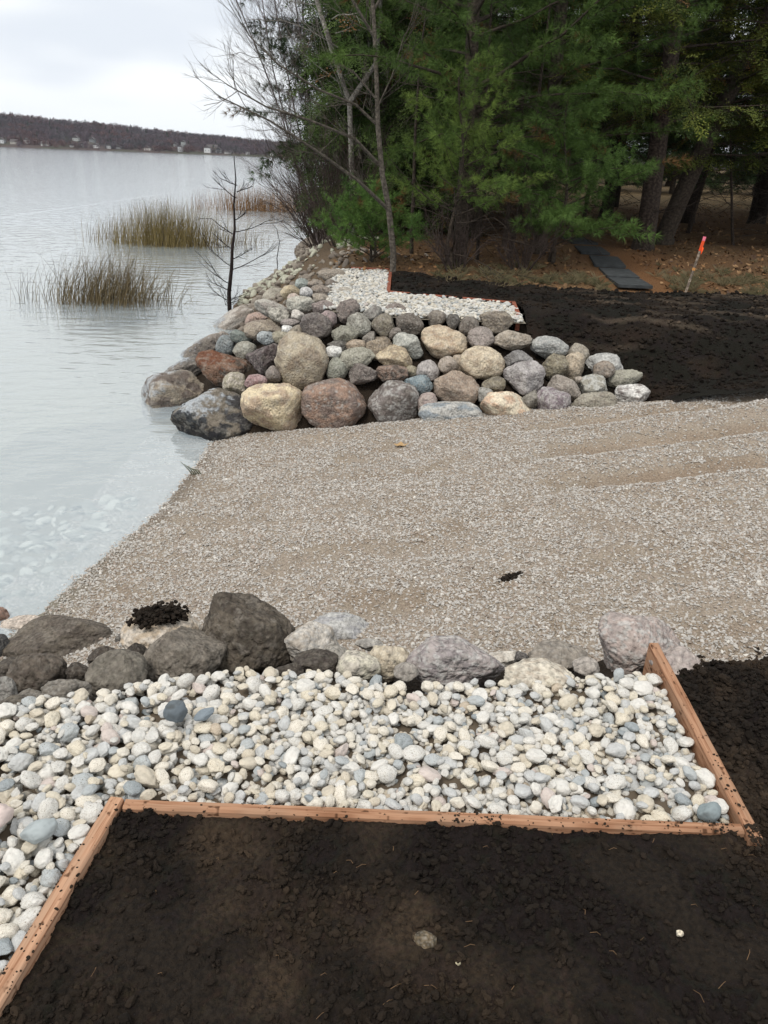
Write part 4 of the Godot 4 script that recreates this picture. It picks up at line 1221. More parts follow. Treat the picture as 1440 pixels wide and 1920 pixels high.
		var bs := Basis.from_euler(Vector3(r.randfn() * 0.30, yaw, r.randfn() * 0.30)) * Basis.from_scale(Vector3(a, c, b))
		all.append({"t": Transform3D(bs, Vector3(x, rest, z)), "a": a * b, "c": c, "cell": cj * nx + ci, "tone": pebble_tone(r), "shape": r.randi() % 12, "key": 0.0})
	var eye := Vector3(0, 2.6, 0)
	for p in all:
		var o: Vector3 = p.t.origin
		var seen := 1.0 if hgt[p.cell] <= o.y + p.c * 1.1 else 0.1
		if o.z > -0.9 or absf(o.x) > 0.56 * (-o.z * 0.91 + 0.65) : seen *= 0.01
		p.key = seen * p.a / (o - eye).length_squared()
	all.sort_custom(func(p, q): return p.key > q.key)
	var rest_t: Array = []
	var rest_c: Array = []
	for i in 12:
		var e: Array[Transform3D] = []
		rest_t.append(e)
		rest_c.append(PackedColorArray())
	for i in all.size():
		var p: Dictionary = all[i]
		if i < 296:
			var o := put("pebble", shapes[p.shape], mats[p.tone], path)
			o.transform = p.t
		else:
			rest_t[p.shape].append(p.t)
			rest_c[p.shape].append(lin(TONES[p.tone].lerp(Color8(200, 200, 197), 0.3)))
	for i in 12:
		var e: Array[Transform3D] = rest_t[i]
		var cc: PackedColorArray = rest_c[i]
		if e.size(): heap("pebbles", shapes[i], pm if i % 3 == 0 else pq, e, cc, path)
	# a few cobbles unlike the rest
	for q in [["dark blue pointed cobble among the white pebbles", Vector3(-0.61, 1.05, -1.86), Vector3(0.036, 0.042, 0.026), Color8(104, 113, 120), 0.9],
			["flat blue slate cobble beside the dark pointed one", Vector3(-0.525, 1.038, -1.87), Vector3(0.034, 0.012, 0.022), Color8(124, 134, 142), 0.8],
			["grey blue cobble in the bed's right front corner", Vector3(0.915, 1.02, -1.575), Vector3(0.034, 0.03, 0.028), Color8(132, 143, 146), 0.5],
			["pinkish white speckled cobble by the left board", Vector3(-0.955, 1.055, -1.43), Vector3(0.046, 0.03, 0.04), Color8(208, 192, 186), 0.3],
			["blue grey flat cobble by the left board", Vector3(-0.83, 1.05, -1.40), Vector3(0.045, 0.025, 0.034), Color8(160, 168, 170), 0.5]]:
		var m: StandardMaterial3D = pm.duplicate()
		m.albedo_color = q[3]
		var o := put("pebble", stone_mesh(3, q[2], 77 + int(q[4] * 10), q[4], func(d: Vector3, oo: Vector3) -> Color: return Color.WHITE * (1.0 + 0.3 * n3(d * 3.0 + oo))), m, path)
		o.position = q[1]
		o.rotation = Vector3(0, 0.5, 0.2)
		o.set_meta("label", q[0])

func far_garden() -> void:
	var r := RandomNumberGenerator.new()
	r.seed = 808
	var off := Vector3(0.7, 1.1, -9.4)
	var t := root("timber_edging", off, "reddish timber boards edging the far white pebble bed", "garden edging", "timber edgings of the pebble beds")
	var wm := wood_material(Color8(150, 96, 80))
	put("board", wood(Vector3(-0.03, 1.13, -9.72) - off, Vector3(1.41, 1.13, -9.27) - off, 0.045, 0.14, r), wm, t)
	put("board", wood(Vector3(1.43, 1.13, -9.30) - off, Vector3(1.37, 1.13, -8.45) - off, 0.045, 0.18, r), wm, t)
	put("board", wood(Vector3(-0.05, 1.13, -9.70) - off, Vector3(-0.04, 1.13, -11.72) - off, 0.045, 0.14, r), wm, t)
	put("board", wood(Vector3(-0.62, 1.14, -11.76) - off, Vector3(-0.02, 1.14, -11.76) - off, 0.045, 0.14, r), wm, t)
	var inside := func(x: float, z: float) -> bool:
		if z < -11.74: return false
		if z < -9.7: return x > -0.80 + 0.08 * n2(z * 2.0, 1.0) and x < -0.07
		return x > -0.75 and x < 1.385 and z > -9.68 + 0.3 * maxf(x, 0.0) and z < -8.25 + 0.25 * (1.0 - sm(-0.6, 0.3, x)) * -1.0
	var path := put("pebble_path", grid(-1.0, 1.42, -11.76, -8.1, 0.06, func(_x, _z): return 1.075, null, inside), plain(Color8(130, 124, 112)))
	tag(path, "", "", "", "structure")
	var pm := StandardMaterial3D.new()
	pm.vertex_color_use_as_albedo = true
	pm.roughness = 0.8
	pm.metallic_specular = 0.3
	for k in 4:
		var where: Array[Transform3D] = []
		var tints := PackedColorArray()
		rng.seed = 21 + k
		while where.size() < 1150:
			var x := rng.randf_range(-0.95, 1.39)
			var z := rng.randf_range(-11.74, -8.1)
			if not inside.call(x, z): continue
			var s := rng.randf_range(0.016, 0.032)
			where.append(lump(Vector3(x, 1.085 + rng.randf() * 0.035, z), s, 0.9))
			tints.append(lin(TONES[pebble_tone(r)].lerp(Color8(182, 182, 178), 0.5)) * rng.randf_range(0.7, 1.05))
		heap("pebbles", stone_mesh(2, Vector3(1, 0.7, 0.85), 900 + k, 0.15, null), pm, where, tints, path)

# ---------------------------------------------------------------- the wood

func forest() -> void:
	var litter := noise_tex(0.04, 81, 1024, 5, ramp_of([[0.0, Color8(110, 96, 84)], [0.5, Color8(200, 182, 160)], [1.0, Color8(255, 240, 220)]]))
	var fm := skin(0.95, litter, noise_tex(0.06, 82, 512, 5), 2.5, 0.9, true)
	var tone := func(x: float, z: float, y: float) -> Color:
		var c := Color(0.215, 0.152, 0.098).lerp(Color(0.27, 0.21, 0.14), sm(0.0, 0.5, n2(x * 0.6, z * 0.6)))
		var px := 3.3 + 0.12 * (-z - 11.0)
		c = c.lerp(Color(0.20, 0.18, 0.15), sm(-0.4, -1.0, x))
		c = c.lerp(Color(0.29, 0.17, 0.092), 0.8 * exp(-pow((x - px - 0.4) / 0.9, 2.0)) * sm(-18.0, -14.0, z))
		return c.lerp(Color(0.26, 0.235, 0.17), sm(-25.0, -31.0, z))
	var low := func(x: float, z: float) -> float:
		return floor_y(x, z) - 0.10 * sm(-11.4, -10.4, z)
	tag(put("forest_floor", grid(-4.5, 45.0, -90.0, -9.6, 0.3, low, tone, func(x, z): return z < -10.2 or x > 4.5), fm), "", "", "", "structure")
	# fallen leaves
	var r := RandomNumberGenerator.new()
	r.seed = 61
	var leaf := mesh_of(PackedVector3Array([Vector3(-1, 0.15, 0), Vector3(-0.35, 0.0, -0.62), Vector3(0.4, 0.12, -0.5), Vector3(1, 0.3, 0), Vector3(0.3, 0.0, 0.6), Vector3(-0.4, 0.16, 0.5)]), PackedInt32Array([0, 1, 5, 1, 2, 5, 2, 4, 5, 2, 3, 4]), PackedColorArray(), false)
	rng.seed = 62
	var where: Array[Transform3D] = []
	var tints := PackedColorArray()
	while where.size() < 9000:
		var z := -10.5 - 20.0 * pow(rng.randf(), 1.5)
		var x := rng.randf_range(-1.0, 4.0 - z * 0.5)
		if absf(x - 3.3 - 0.12 * (-z - 11.0)) < 0.45 and z > -17.0: continue
		where.append(lump(Vector3(x, low.call(x, z) + 0.015, z), rng.randf_range(0.022, 0.045), 1.2))
		tints.append([Color(0.20, 0.11, 0.05), Color(0.12, 0.07, 0.04), Color(0.24, 0.15, 0.08), Color(0.08, 0.05, 0.035)][rng.randi() % 4] * rng.randf_range(0.7, 1.3))
	heap("fallen_leaves", leaf, leaf_mat, where, tints)
	# dry grass at the soil's edge
	where = []
	tints = PackedColorArray()
	var tuft := grass_tuft()
	while where.size() < 380:
		var x := rng.randf_range(0.6, 9.0)
		var z := -10.6 - absf(rng.randfn()) * 0.9
		if absf(x - 3.4) < 0.5: continue
		if n2(x * 1.2, z * 1.2) < -0.1: continue
		where.append(Transform3D(Basis(Vector3.UP, rng.randf() * TAU).scaled(Vector3.ONE * rng.randf_range(0.4, 0.85)), Vector3(x, low.call(x, z), z)))
		tints.append(Color(0.17, 0.135, 0.08).lerp(Color(0.09, 0.085, 0.045), rng.randf()))
	heap("dry_grass", tuft, leaf_mat, where, tints)
	# path of dark slabs
	var walk := root("stepping_path", Vector3(3.4, 1.1, -11.5), "dark grey slabs leading from the soil into the wood", "path")
	var slab_mat := skin(0.9, noise_tex(0.03, 91, 256, 4, ramp_of([[0.0, grey(0.7)], [1.0, grey(1.0)]])), null, 0, 1.0, false, false)
	slab_mat.albedo_color = Color8(74, 78, 80)
	for q in [[3.34, -11.25, 0.46, 0.7, 0.05], [3.40, -12.13, 0.46, 0.95, 0.1], [3.52, -13.35, 0.48, 1.35, 0.16], [3.62, -14.9, 0.5, 1.2, 0.1], [3.70, -16.4, 0.5, 1.2, 0.0]]:
		var b := BoxMesh.new()
		b.size = Vector3(q[2], 0.04, q[3])
		var o := put("slab", b, slab_mat, walk)
		o.position = Vector3(q[0], floor_y(q[0], q[1]) + 0.012, q[1]) - walk.position
		o.rotation.y = -q[4]

	# sprays shared by the evergreens
	var pine: Array[ArrayMesh] = []
	for i in 3: pine.append(needle_spray(200 + i, 6, 26, 0.34, 0.0055, 0.115))
	var cedar: Array[ArrayMesh] = []
	for i in 3: cedar.append(scale_spray(210 + i, 0.40, 0.0125))
	var pg := "evergreens at the edge of the wood"
	var pa := Color(0.046, 0.080, 0.022)
	var pb := Color(0.092, 0.150, 0.036)
	conifer("pine_tree", "tall dark green pine whose trunk stands just right of the slim bare maple", "pine tree", pg, Vector3(0.95, 1.1, -12.4), {"seed": 1, "h": 12.0, "rad": 0.12, "base": 2.1, "reach": 2.7, "limbs": 90, "gap": 0.20, "a": pa, "b": pb, "sprays": pine, "dead": 16, "rise": 0.3, "lift": -0.15, "taper": 0.6})
	conifer("pine_tree", "dark pine behind the low bough left of the slab path", "pine tree", pg, Vector3(2.5, 1.1, -14.2), {"seed": 2, "h": 13.0, "rad": 0.13, "base": 1.8, "reach": 2.8, "limbs": 90, "gap": 0.20, "a": pa, "b": pb, "sprays": pine, "dead": 14, "rise": 0.25, "lift": -0.2, "taper": 0.6})
	conifer("pine_tree", "dark pine standing deepest between the two front pines", "pine tree", pg, Vector3(1.6, 1.1, -16.5), {"seed": 3, "h": 14.0, "rad": 0.15, "base": 1.6, "reach": 3.0, "limbs": 80, "gap": 0.24, "a": pa, "b": pb, "sprays": pine, "dead": 10, "big": 1.2})
	conifer("young_pine", "young light green pine in front of the dark trunks", "young pine", pg, Vector3(0.85, 1.1, -11.9), {"seed": 4, "h": 2.6, "rad": 0.028, "base": 0.7, "reach": 1.15, "limbs": 22, "gap": 0.17, "a": Color(0.075, 0.125, 0.03), "b": Color(0.14, 0.20, 0.045), "sprays": pine, "dead": 5, "big": 0.8, "rise": 0.5, "lift": 0.3})
	conifer("young_pine", "young pine with a feathery bough hanging over the slab path", "young pine", pg, Vector3(2.55, 1.1, -12.9), {"seed": 5, "h": 2.5, "rad": 0.03, "base": 0.3, "reach": 1.35, "limbs": 30, "gap": 0.16, "a": Color(0.06, 0.105, 0.028), "b": Color(0.10, 0.17, 0.042), "sprays": pine, "rise": 0.35, "lift": -0.1})
	conifer("young_pine", "bushy pine seedling at the far end of the far pebble bed", "young pine", pg, Vector3(-0.35, 1.1, -12.3), {"seed": 6, "h": 0.95, "rad": 0.02, "base": 0.08, "reach": 0.75, "limbs": 26, "gap": 0.14, "a": Color(0.06, 0.12, 0.03), "b": Color(0.11, 0.19, 0.045), "sprays": pine, "big": 0.7, "rise": 0.5, "lift": 0.2})
	var ca := Color(0.030, 0.052, 0.016)
	var cb := Color(0.070, 0.105, 0.028)
	conifer("cedar_tree", "dense dark cedar with drooping sprays nearest the lake", "cedar tree", pg, Vector3(-0.3, 1.1, -16.6), {"seed": 7, "h": 11.0, "rad": 0.16, "base": 0.6, "reach": 1.6, "limbs": 260, "gap": 0.15, "a": ca, "b": cb, "sprays": cedar, "hang": -0.55, "rise": 0.1, "lift": -0.6, "taper": 0.5, "big": 1.1})
	conifer("cedar_tree", "dark cedar standing behind the lakeside cedar, showing at its left", "cedar tree", pg, Vector3(-0.35, 1.1, -19.0), {"seed": 17, "h": 12.0, "rad": 0.16, "base": 0.5, "reach": 1.9, "limbs": 220, "gap": 0.18, "a": ca, "b": cb, "sprays": cedar, "hang": -0.5, "rise": 0.1, "lift": -0.5, "taper": 0.45, "big": 1.25})
	conifer("cedar_tree", "dark cedar behind the slim bare maple, right of the lakeside cedar", "cedar tree", pg, Vector3(0.6, 1.1, -18.2), {"seed": 8, "h": 12.0, "rad": 0.17, "base": 0.8, "reach": 2.0, "limbs": 130, "gap": 0.2, "a": ca, "b": cb, "sprays": cedar, "hang": -0.5, "rise": 0.1, "lift": -0.5, "taper": 0.5, "big": 1.2})
	var ha := Color(0.036, 0.054, 0.016)
	var hb := Color(0.12, 0.135, 0.026)
	conifer("cedar_tree", "yellow green cedar with an upright trunk right of the slab path", "cedar tree", pg, Vector3(4.75, 1.1, -15.6), {"seed": 9, "h": 12.0, "rad": 0.19, "base": 2.2, "reach": 2.6, "limbs": 130, "gap": 0.19, "a": ha, "b": hb, "sprays": cedar, "hang": -0.35, "rise": 0.2, "lift": -0.35, "dead": 6, "taper": 0.6, "bark": bark(Color8(96, 84, 76)), "bare": 0.25})
	conifer("cedar_tree", "cedar with a thick trunk leaning right beside the upright one", "cedar tree", pg, Vector3(5.35, 1.1, -16.4), {"seed": 10, "h": 11.0, "rad": 0.19, "base": 2.4, "reach": 2.6, "limbs": 120, "gap": 0.2, "a": ha, "b": hb, "sprays": cedar, "hang": -0.35, "rise": 0.2, "lift": -0.35, "dead": 6, "taper": 0.6, "lean": Vector3(0.30, 0, 0.0)})
	conifer("cedar_tree", "dark cedar at the right edge behind the orange topped stake", "cedar tree", pg, Vector3(8.2, 1.1, -17.0), {"seed": 11, "h": 12.0, "rad": 0.18, "base": 1.9, "reach": 2.9, "limbs": 130, "gap": 0.2, "a": ha, "b": hb, "sprays": cedar, "hang": -0.35, "rise": 0.15, "lift": -0.4, "dead": 8, "taper": 0.6, "big": 1.1})
	conifer("cedar_tree", "shadowy cedar farther back at the right edge", "cedar tree", pg, Vector3(11.0, 1.1, -18.5), {"seed": 12, "h": 12.0, "rad": 0.18, "base": 1.5, "reach": 3.0, "limbs": 110, "gap": 0.24, "a": ha, "b": hb, "sprays": cedar, "hang": -0.3, "rise": 0.15, "lift": -0.4, "dead": 8, "big": 1.25})
	conifer("cedar_tree", "yellow green cedar leaning over the slab path from behind", "cedar tree", pg, Vector3(3.2, 1.1, -19.0), {"seed": 13, "h": 13.0, "rad": 0.17, "base": 2.3, "reach": 2.6, "limbs": 120, "gap": 0.22, "a": ha, "b": hb, "sprays": cedar, "hang": -0.35, "rise": 0.15, "lift": -0.4, "dead": 8, "big": 1.15})
	# the trees behind are copies of three made for the purpose
	var back: Array[Node3D] = []
	for k in 3:
		back.append(conifer("dark_evergreen", "dark evergreen deep in the wood", "evergreen tree", "dark evergreens deep in the wood", Vector3(0, -200, 0), {"seed": 30 + k, "h": 13.0 + k, "rad": 0.16, "base": 1.9 - 0.3 * k, "reach": 3.0, "limbs": 100, "gap": 0.3, "a": Color(0.022, 0.04, 0.017), "b": Color(0.05, 0.08, 0.03), "sprays": [pine, cedar, cedar][k], "hang": -0.2, "dead": 10, "big": 1.5, "bark": bark(Color8(70, 62, 56))}))
	back.append(conifer("dark_evergreen", "low skirted dark evergreen far back in the wood", "evergreen tree", "dark evergreens deep in the wood", Vector3(0, -200, 0), {"seed": 40, "h": 8.0, "rad": 0.12, "base": 0.5, "reach": 2.4, "limbs": 110, "gap": 0.28, "a": Color(0.022, 0.04, 0.017), "b": Color(0.05, 0.08, 0.03), "sprays": pine, "big": 1.5}))
	for q in [[5.2, -36.0], [8.8, -38.0], [12.2, -37.0], [16.5, -38.5], [20.5, -36.0], [2.0, -38.0], [-0.5, -38.5], [24.0, -40.0], [10.5, -45.0], [6.5, -44.0], [14.5, -45.0], [28.0, -46.0], [19.0, -44.5], [3.0, -46.0], [32.0, -50.0], [-1.0, -47.0]]:
		var o := back[3]
		if q[0] != 5.2:
			o = back[3].duplicate()
			o.name = numbered("dark_evergreen")
			add_child(o)
		o.position = Vector3(q[0], floor_y(q[0], q[1]) - 0.05, q[1])
		o.rotation.y = q[0] * 1.3
	var i := 0
	for q in [[-1.0, -21.0], [2.2, -22.5], [0.2, -25.0], [5.6, -22.0], [7.6, -21.5], [4.4, -26.0], [9.8, -22.5], [13.0, -21.0], [2.0, -29.0], [7.0, -27.0], [11.5, -26.5], [15.5, -25.0], [0.3, -29.5], [14.0, -30.5], [18.5, -29.0], [19.0, -23.0], [4.0, -50.0], [9.5, -52.0], [15.0, -50.0], [21.0, -52.0], [27.0, -48.0], [0.5, -54.0], [24.0, -36.0], [27.0, -42.0], [6.5, -58.0], [12.5, -60.0], [18.0, -58.0]]:
		var o := back[i % 3]
		if i > 2:
			o = back[i % 3].duplicate()
			o.name = numbered("dark_evergreen")
			add_child(o)
		o.position = Vector3(q[0], floor_y(q[0], q[1]) - 0.05, q[1])
		o.rotation.y = i * 1.7
		o.scale = Vector3.ONE * (1.0 + 0.12 * sin(i * 2.3))
		i += 1
	# thin dead trunks and brush between the trees
	var dead_mat := bark(Color8(84, 74, 66))
	var pole := func(tv, ti, bv, bi, rr): 
		var h: float = rr.randf_range(3.0, 5.5)
		var pts := wander(Vector3(0, -0.1, 0), Vector3(rr.randfn() * 0.08, 1, rr.randfn() * 0.08), h, 8, 0.03, 0.2, rr)
		tube(tv, ti, pts, rr.randf_range(0.03, 0.06), 0.01, 6)
		for k in 9:
			var y: int = rr.randi_range(1, 7)
			var az: float = rr.randf() * TAU
			twigs(bv, bi, pts[y], Vector3(cos(az), rr.randf_range(-0.2, 0.4), sin(az)).normalized(), rr.randf_range(0.5, 1.3), 0.009, 2, rr, 0.6, 0.0)
	var slim: Array[Node3D] = []
	i = 0
	for q in [[1.9, -13.4], [1.35, -13.0], [2.05, -15.2], [0.3, -13.6], [6.6, -18.5], [4.1, -18.0], [7.0, -16.8], [6.1, -19.4], [8.9, -19.6], [9.8, -18.0], [2.9, -17.0], [10.6, -20.2]]:
		var o := bare_tree("dead_sapling", "thin dead sapling among the evergreen trunks", "sapling", "thin dead saplings in the wood", Vector3(q[0], floor_y(q[0], q[1]), q[1]), dead_mat, pole, 300 + i)
		i += 1

func grass_tuft() -> ArrayMesh:
	var r := RandomNumberGenerator.new()
	r.seed = 3
	var v := PackedVector3Array()
	var idx := PackedInt32Array()
	for i in 16:
		var d := Vector3(r.randfn() * 0.6, 1, r.randfn() * 0.6).normalized()
		var w := d.cross(Vector3(r.randfn(), 0.1, r.randfn())).normalized() * 0.003
		var p := Vector3(r.randfn(), 0, r.randfn()) * 0.03
		var l := r.randf_range(0.08, 0.22)
		var b := v.size()
		v.append_array(PackedVector3Array([p - w, p + w, p + d * l * 0.6 + w * 0.6, p + d * l + Vector3(d.x, -0.2, d.z) * l * 0.5]))
		idx.append_array(PackedInt32Array([b, b + 1, b + 2, b, b + 2, b + 3]))
	return mesh_of(v, idx, PackedColorArray(), false)

# ---------------------------------------------------------------- bare trees, brush and reeds along the shore

func reed_clump(label: String, at: Vector3, size: Vector3, count: int, a: Color, b: Color, bend: float, seed_: int, lean := 0.25) -> void:
	var r := RandomNumberGenerator.new()
	r.seed = seed_
	var t := root("reed_clump", at, label, "reeds", "reed clumps standing in the lake")
	var v := PackedVector3Array()
	var c := PackedColorArray()
	var idx := PackedInt32Array()
	for i in count:
		var u := r.randfn() * 0.44 + 0.10 * sin(i * 0.05)
		var w := r.randfn() * 0.42
		var p := Vector3(u * size.x * 0.5, -0.25, w * size.z * 0.5)
		var l := size.y * r.randf_range(0.55, 1.1) * (1.0 - 0.3 * minf(1.0, u * u + w * w)) + 0.25
		var d := Vector3(r.randfn() * 0.16 + lean * 0.3, 1, r.randfn() * 0.16).normalized()
		var turn := Vector3(r.randfn() * 1.2 + lean * 1.6, -0.9, r.randfn() * 0.6) * bend * r.randf_range(0.05, 1.3)
		var col := a.lerp(b, r.randf()) * r.randf_range(0.6, 1.3)
		col.a = 1.0
		var wide := 0.0035 + 0.003 * r.randf() + at.z * -0.00006
		var ax := r.randf() * TAU
		var s := Vector3(cos(ax), 0, sin(ax)) * wide
		var kink := 0.0
		if r.randf() < 0.12: kink = r.randf_range(0.5, 0.9)
		for k in 6:
			var f := k / 5.0
			v.append_array(PackedVector3Array([p - s * (1.0 - 0.85 * f), p + s * (1.0 - 0.85 * f)]))
			c.append_array(PackedColorArray([col, col]))
			d = (d + turn * 0.12 * f).normalized()
			if kink > 0.0 and f > kink: d = (d + Vector3(r.randfn(), -1.2, r.randfn())).normalized()
			p += d * l / 5.0
			if k < 5:
				var q := v.size() - 2
				idx.append_array(PackedInt32Array([q, q + 1, q + 2, q + 1, q + 3, q + 2]))
	tag(put("blades", mesh_of(v, idx, c, false), leaf_mat, t), "", "", "", "stuff")

func shore_plants() -> void:
	reed_clump("nearest loose clump of arching olive brown reeds", Vector3(-5.35, 0, -14.6), Vector3(2.5, 1.1, 1.9), 1050, Color(0.20, 0.155, 0.085), Color(0.10, 0.078, 0.046), 3.0, 1, 0.6)
	reed_clump("middle dense clump of upright olive reeds", Vector3(-6.9, 0, -24.5), Vector3(4.0, 1.35, 2.2), 2000, Color(0.26, 0.205, 0.09), Color(0.16, 0.125, 0.055), 0.9, 2, 0.3)
	reed_clump("sparse flattened reeds right of the middle clump", Vector3(-4.9, 0, -25.6), Vector3(2.4, 0.7, 1.0), 160, Color(0.20, 0.15, 0.09), Color(0.14, 0.11, 0.07), 1.5, 3, 0.6)
	reed_clump("sparse bent reeds left of the middle clump", Vector3(-9.0, 0, -25.4), Vector3(1.8, 0.9, 1.0), 80, Color(0.20, 0.15, 0.09), Color(0.14, 0.11, 0.07), 1.6, 4, 0.6)
	reed_clump("farthest wide clump of reddish brown reeds", Vector3(-6.6, 0, -41.5), Vector3(7.6, 1.3, 2.6), 1700, Color(0.27, 0.15, 0.065), Color(0.17, 0.10, 0.05), 0.7, 5, 0.1)
	reed_clump("few thin reeds standing alone at the left edge", Vector3(-6.95, 0, -14.6), Vector3(0.5, 0.75, 0.6), 12, Color(0.16, 0.13, 0.08), Color(0.10, 0.085, 0.05), 0.4, 6, 0.2)
	var grey_bark := bark(Color8(122, 114, 104))
	# slim maple before the pines
	bare_tree("maple_tree", "slim bare grey maple reaching its limbs left over the lake", "maple tree", "", Vector3(0, 1.1, -11.5), grey_bark, func(tv, ti, bv, bi, r):
		var pts := PackedVector3Array([Vector3(0.0, -0.2, 0), Vector3(-0.01, 0.3, 0), Vector3(-0.10, 0.9, 0.02), Vector3(-0.2, 1.3, 0), Vector3(-0.28, 1.9, 0), Vector3(-0.31, 2.4, 0), Vector3(-0.36, 3.0, 0), Vector3(-0.42, 3.6, 0.05), Vector3(-0.5, 4.5, 0.0), Vector3(-0.5, 5.6, 0.1)])
		tube(tv, ti, pts, 0.050, 0.016, 8)
		var at := [[0.85, [Vector3(-0.09, 0.85, 0.02), Vector3(-0.55, 1.25, 0.3), Vector3(-1.1, 1.6, 0.5), Vector3(-1.7, 1.95, 0.9), Vector3(-2.3, 2.2, 1.3)], 0.028], [1.4, [Vector3(-0.22, 1.4, 0), Vector3(-0.6, 1.75, 0.2), Vector3(-1.2, 1.95, 0.5), Vector3(-1.75, 2.08, 0.9), Vector3(-2.2, 2.3, 1.2)], 0.025], [1.9, [Vector3(-0.28, 1.9, 0), Vector3(-0.6, 2.15, 0.1), Vector3(-1.1, 2.3, 0.4), Vector3(-1.6, 2.55, 0.7), Vector3(-1.95, 2.85, 0.9)], 0.022], [2.0, [Vector3(-0.3, 2.2, 0), Vector3(-0.65, 2.55, 0), Vector3(-1.0, 2.65, 0.2)], 0.016], [2.0, [Vector3(-0.3, 2.1, 0), Vector3(-0.1, 2.5, 0.1), Vector3(0.05, 3.0, 0.1)], 0.014], [2.9, [Vector3(-0.35, 2.9, 0), Vector3(-0.8, 3.5, 0.2), Vector3(-1.2, 4.3, 0.3)], 0.02], [3.2, [Vector3(-0.38, 3.2, 0), Vector3(0.1, 3.9, 0.2), Vector3(0.5, 4.7, 0.3)], 0.02]]
		for q in at:
			var limb := PackedVector3Array(q[1])
			for k in limb.size(): limb[k] = limb[0].lerp(limb[k], 0.93)
			tube(bv, bi, limb, q[2], 0.006, 5)
			for k in range(1, limb.size()):
				var d := (limb[k] - limb[k - 1]).normalized()
				for j in 4:
					var p := limb[k - 1].lerp(limb[k], r.randf())
					twigs(bv, bi, p, (d + Vector3(r.randfn(), r.randfn() + 0.25, r.randfn()) * 0.55).normalized(), r.randf_range(0.25, 0.6), 0.006, 2, r, 0.55, 0.5)
	, 41)
	# pale trunks in the cedar and the fine twigged tree against the sky
	var pale := bark(Color8(178, 172, 164))
	bare_tree("birch_tree", "pale birch limb leaning left in front of the lakeside cedar", "birch tree", "", Vector3(-0.8, 1.0, -15.6), pale, func(tv, ti, bv, bi, r):
		tube(tv, ti, PackedVector3Array([Vector3(0.0, -0.1, 0), Vector3(-0.02, 0.8, 0), Vector3(-0.05, 1.6, 0), Vector3(-0.1, 2.5, 0), Vector3(-0.42, 3.3, 0), Vector3(-0.75, 4.2, 0), Vector3(-1.0, 5.6, 0)]), 0.06, 0.035, 7)
		tube(tv, ti, PackedVector3Array([Vector3(-0.1, 2.5, 0), Vector3(0.35, 3.1, 0.1), Vector3(0.42, 3.8, 0.1), Vector3(0.35, 5.2, 0.2)]), 0.05, 0.03, 7)
		for k in 14:
			twigs(bv, bi, Vector3(-0.1 - 0.09 * k * 0.6, 2.5 + k * 0.21, 0), Vector3(r.randfn(), 0.4, r.randfn()).normalized(), r.randf_range(0.6, 1.3), 0.012, 2, r)
	, 42)
	var twig_mat := bark(Color8(172, 158, 156))
	bare_tree("bare_tree", "fine twigged bare tree against the sky behind the cedar", "bare tree", "", Vector3(-1.75, 0.6, -20.0), twig_mat, func(tv, ti, bv, bi, r):
		for s in 8:
			var pts := wander(Vector3(r.randfn() * 0.15, -0.1, r.randfn() * 0.15), Vector3(r.randfn() * 0.13 - 0.02, 1, r.randfn() * 0.15).normalized(), r.randf_range(6.5, 8.5), 10, 0.04, 0.5, r)
			tube(tv, ti, pts, 0.026, 0.006, 5)
			for k in 40:
				var y: int = r.randi_range(1, 9)
				twigs(bv, bi, pts[y].lerp(pts[y + 1], r.randf()), Vector3(r.randfn() * 0.8 - 0.35, 0.9, r.randfn() * 0.8).normalized(), r.randf_range(0.6, 1.6), 0.006, 3, r, 0.42, 0.5)
	, 43)
	# brush on the bank
	var i := 0
	for q in [[-1.45, -16.0, 1.6, "bare brush on the bank nearest the boulders"], [-1.0, -14.4, 1.5, "bare brush springing from the bank beside the pine seedling"], [-1.75, -19.0, 2.2, "bare brush leaning over the water behind the rubble"], [-2.0, -24.0, 2.4, "tall bare brush farthest along the shore"], [-1.0, -15.2, 1.9, "bare brush under the cedar beside the rubble"], [-1.35, -17.2, 1.9, "bare brush between the rubble and the cedar"], [-1.2, -18.0, 2.0, "bare brush before the lakeside cedar"], [0.9, -11.75, 0.9, "low tangle of dead twigs at the soil's back edge"], [1.9, -12.0, 0.8, "second low tangle of dead twigs under the feathery bough"]]:
		var size: float = q[2]
		bare_tree("bare_shrub", q[3], "shrub", "leafless brush along the shore", Vector3(q[0], floor_y(q[0], q[1]), q[1]), bark(Color8(104, 90, 84)), func(tv, ti, bv, bi, r):
			for s in 14:
				var az: float = r.randf() * TAU
				var d := Vector3(cos(az) * 0.5 - 0.12, 1, sin(az) * 0.5).normalized()
				twigs(bv, bi, Vector3(cos(az), -0.1, sin(az)) * 0.12, d, size * r.randf_range(0.45, 0.8), 0.013, 3, r, 0.55, 0.25)
		, 50 + i)
		i += 1
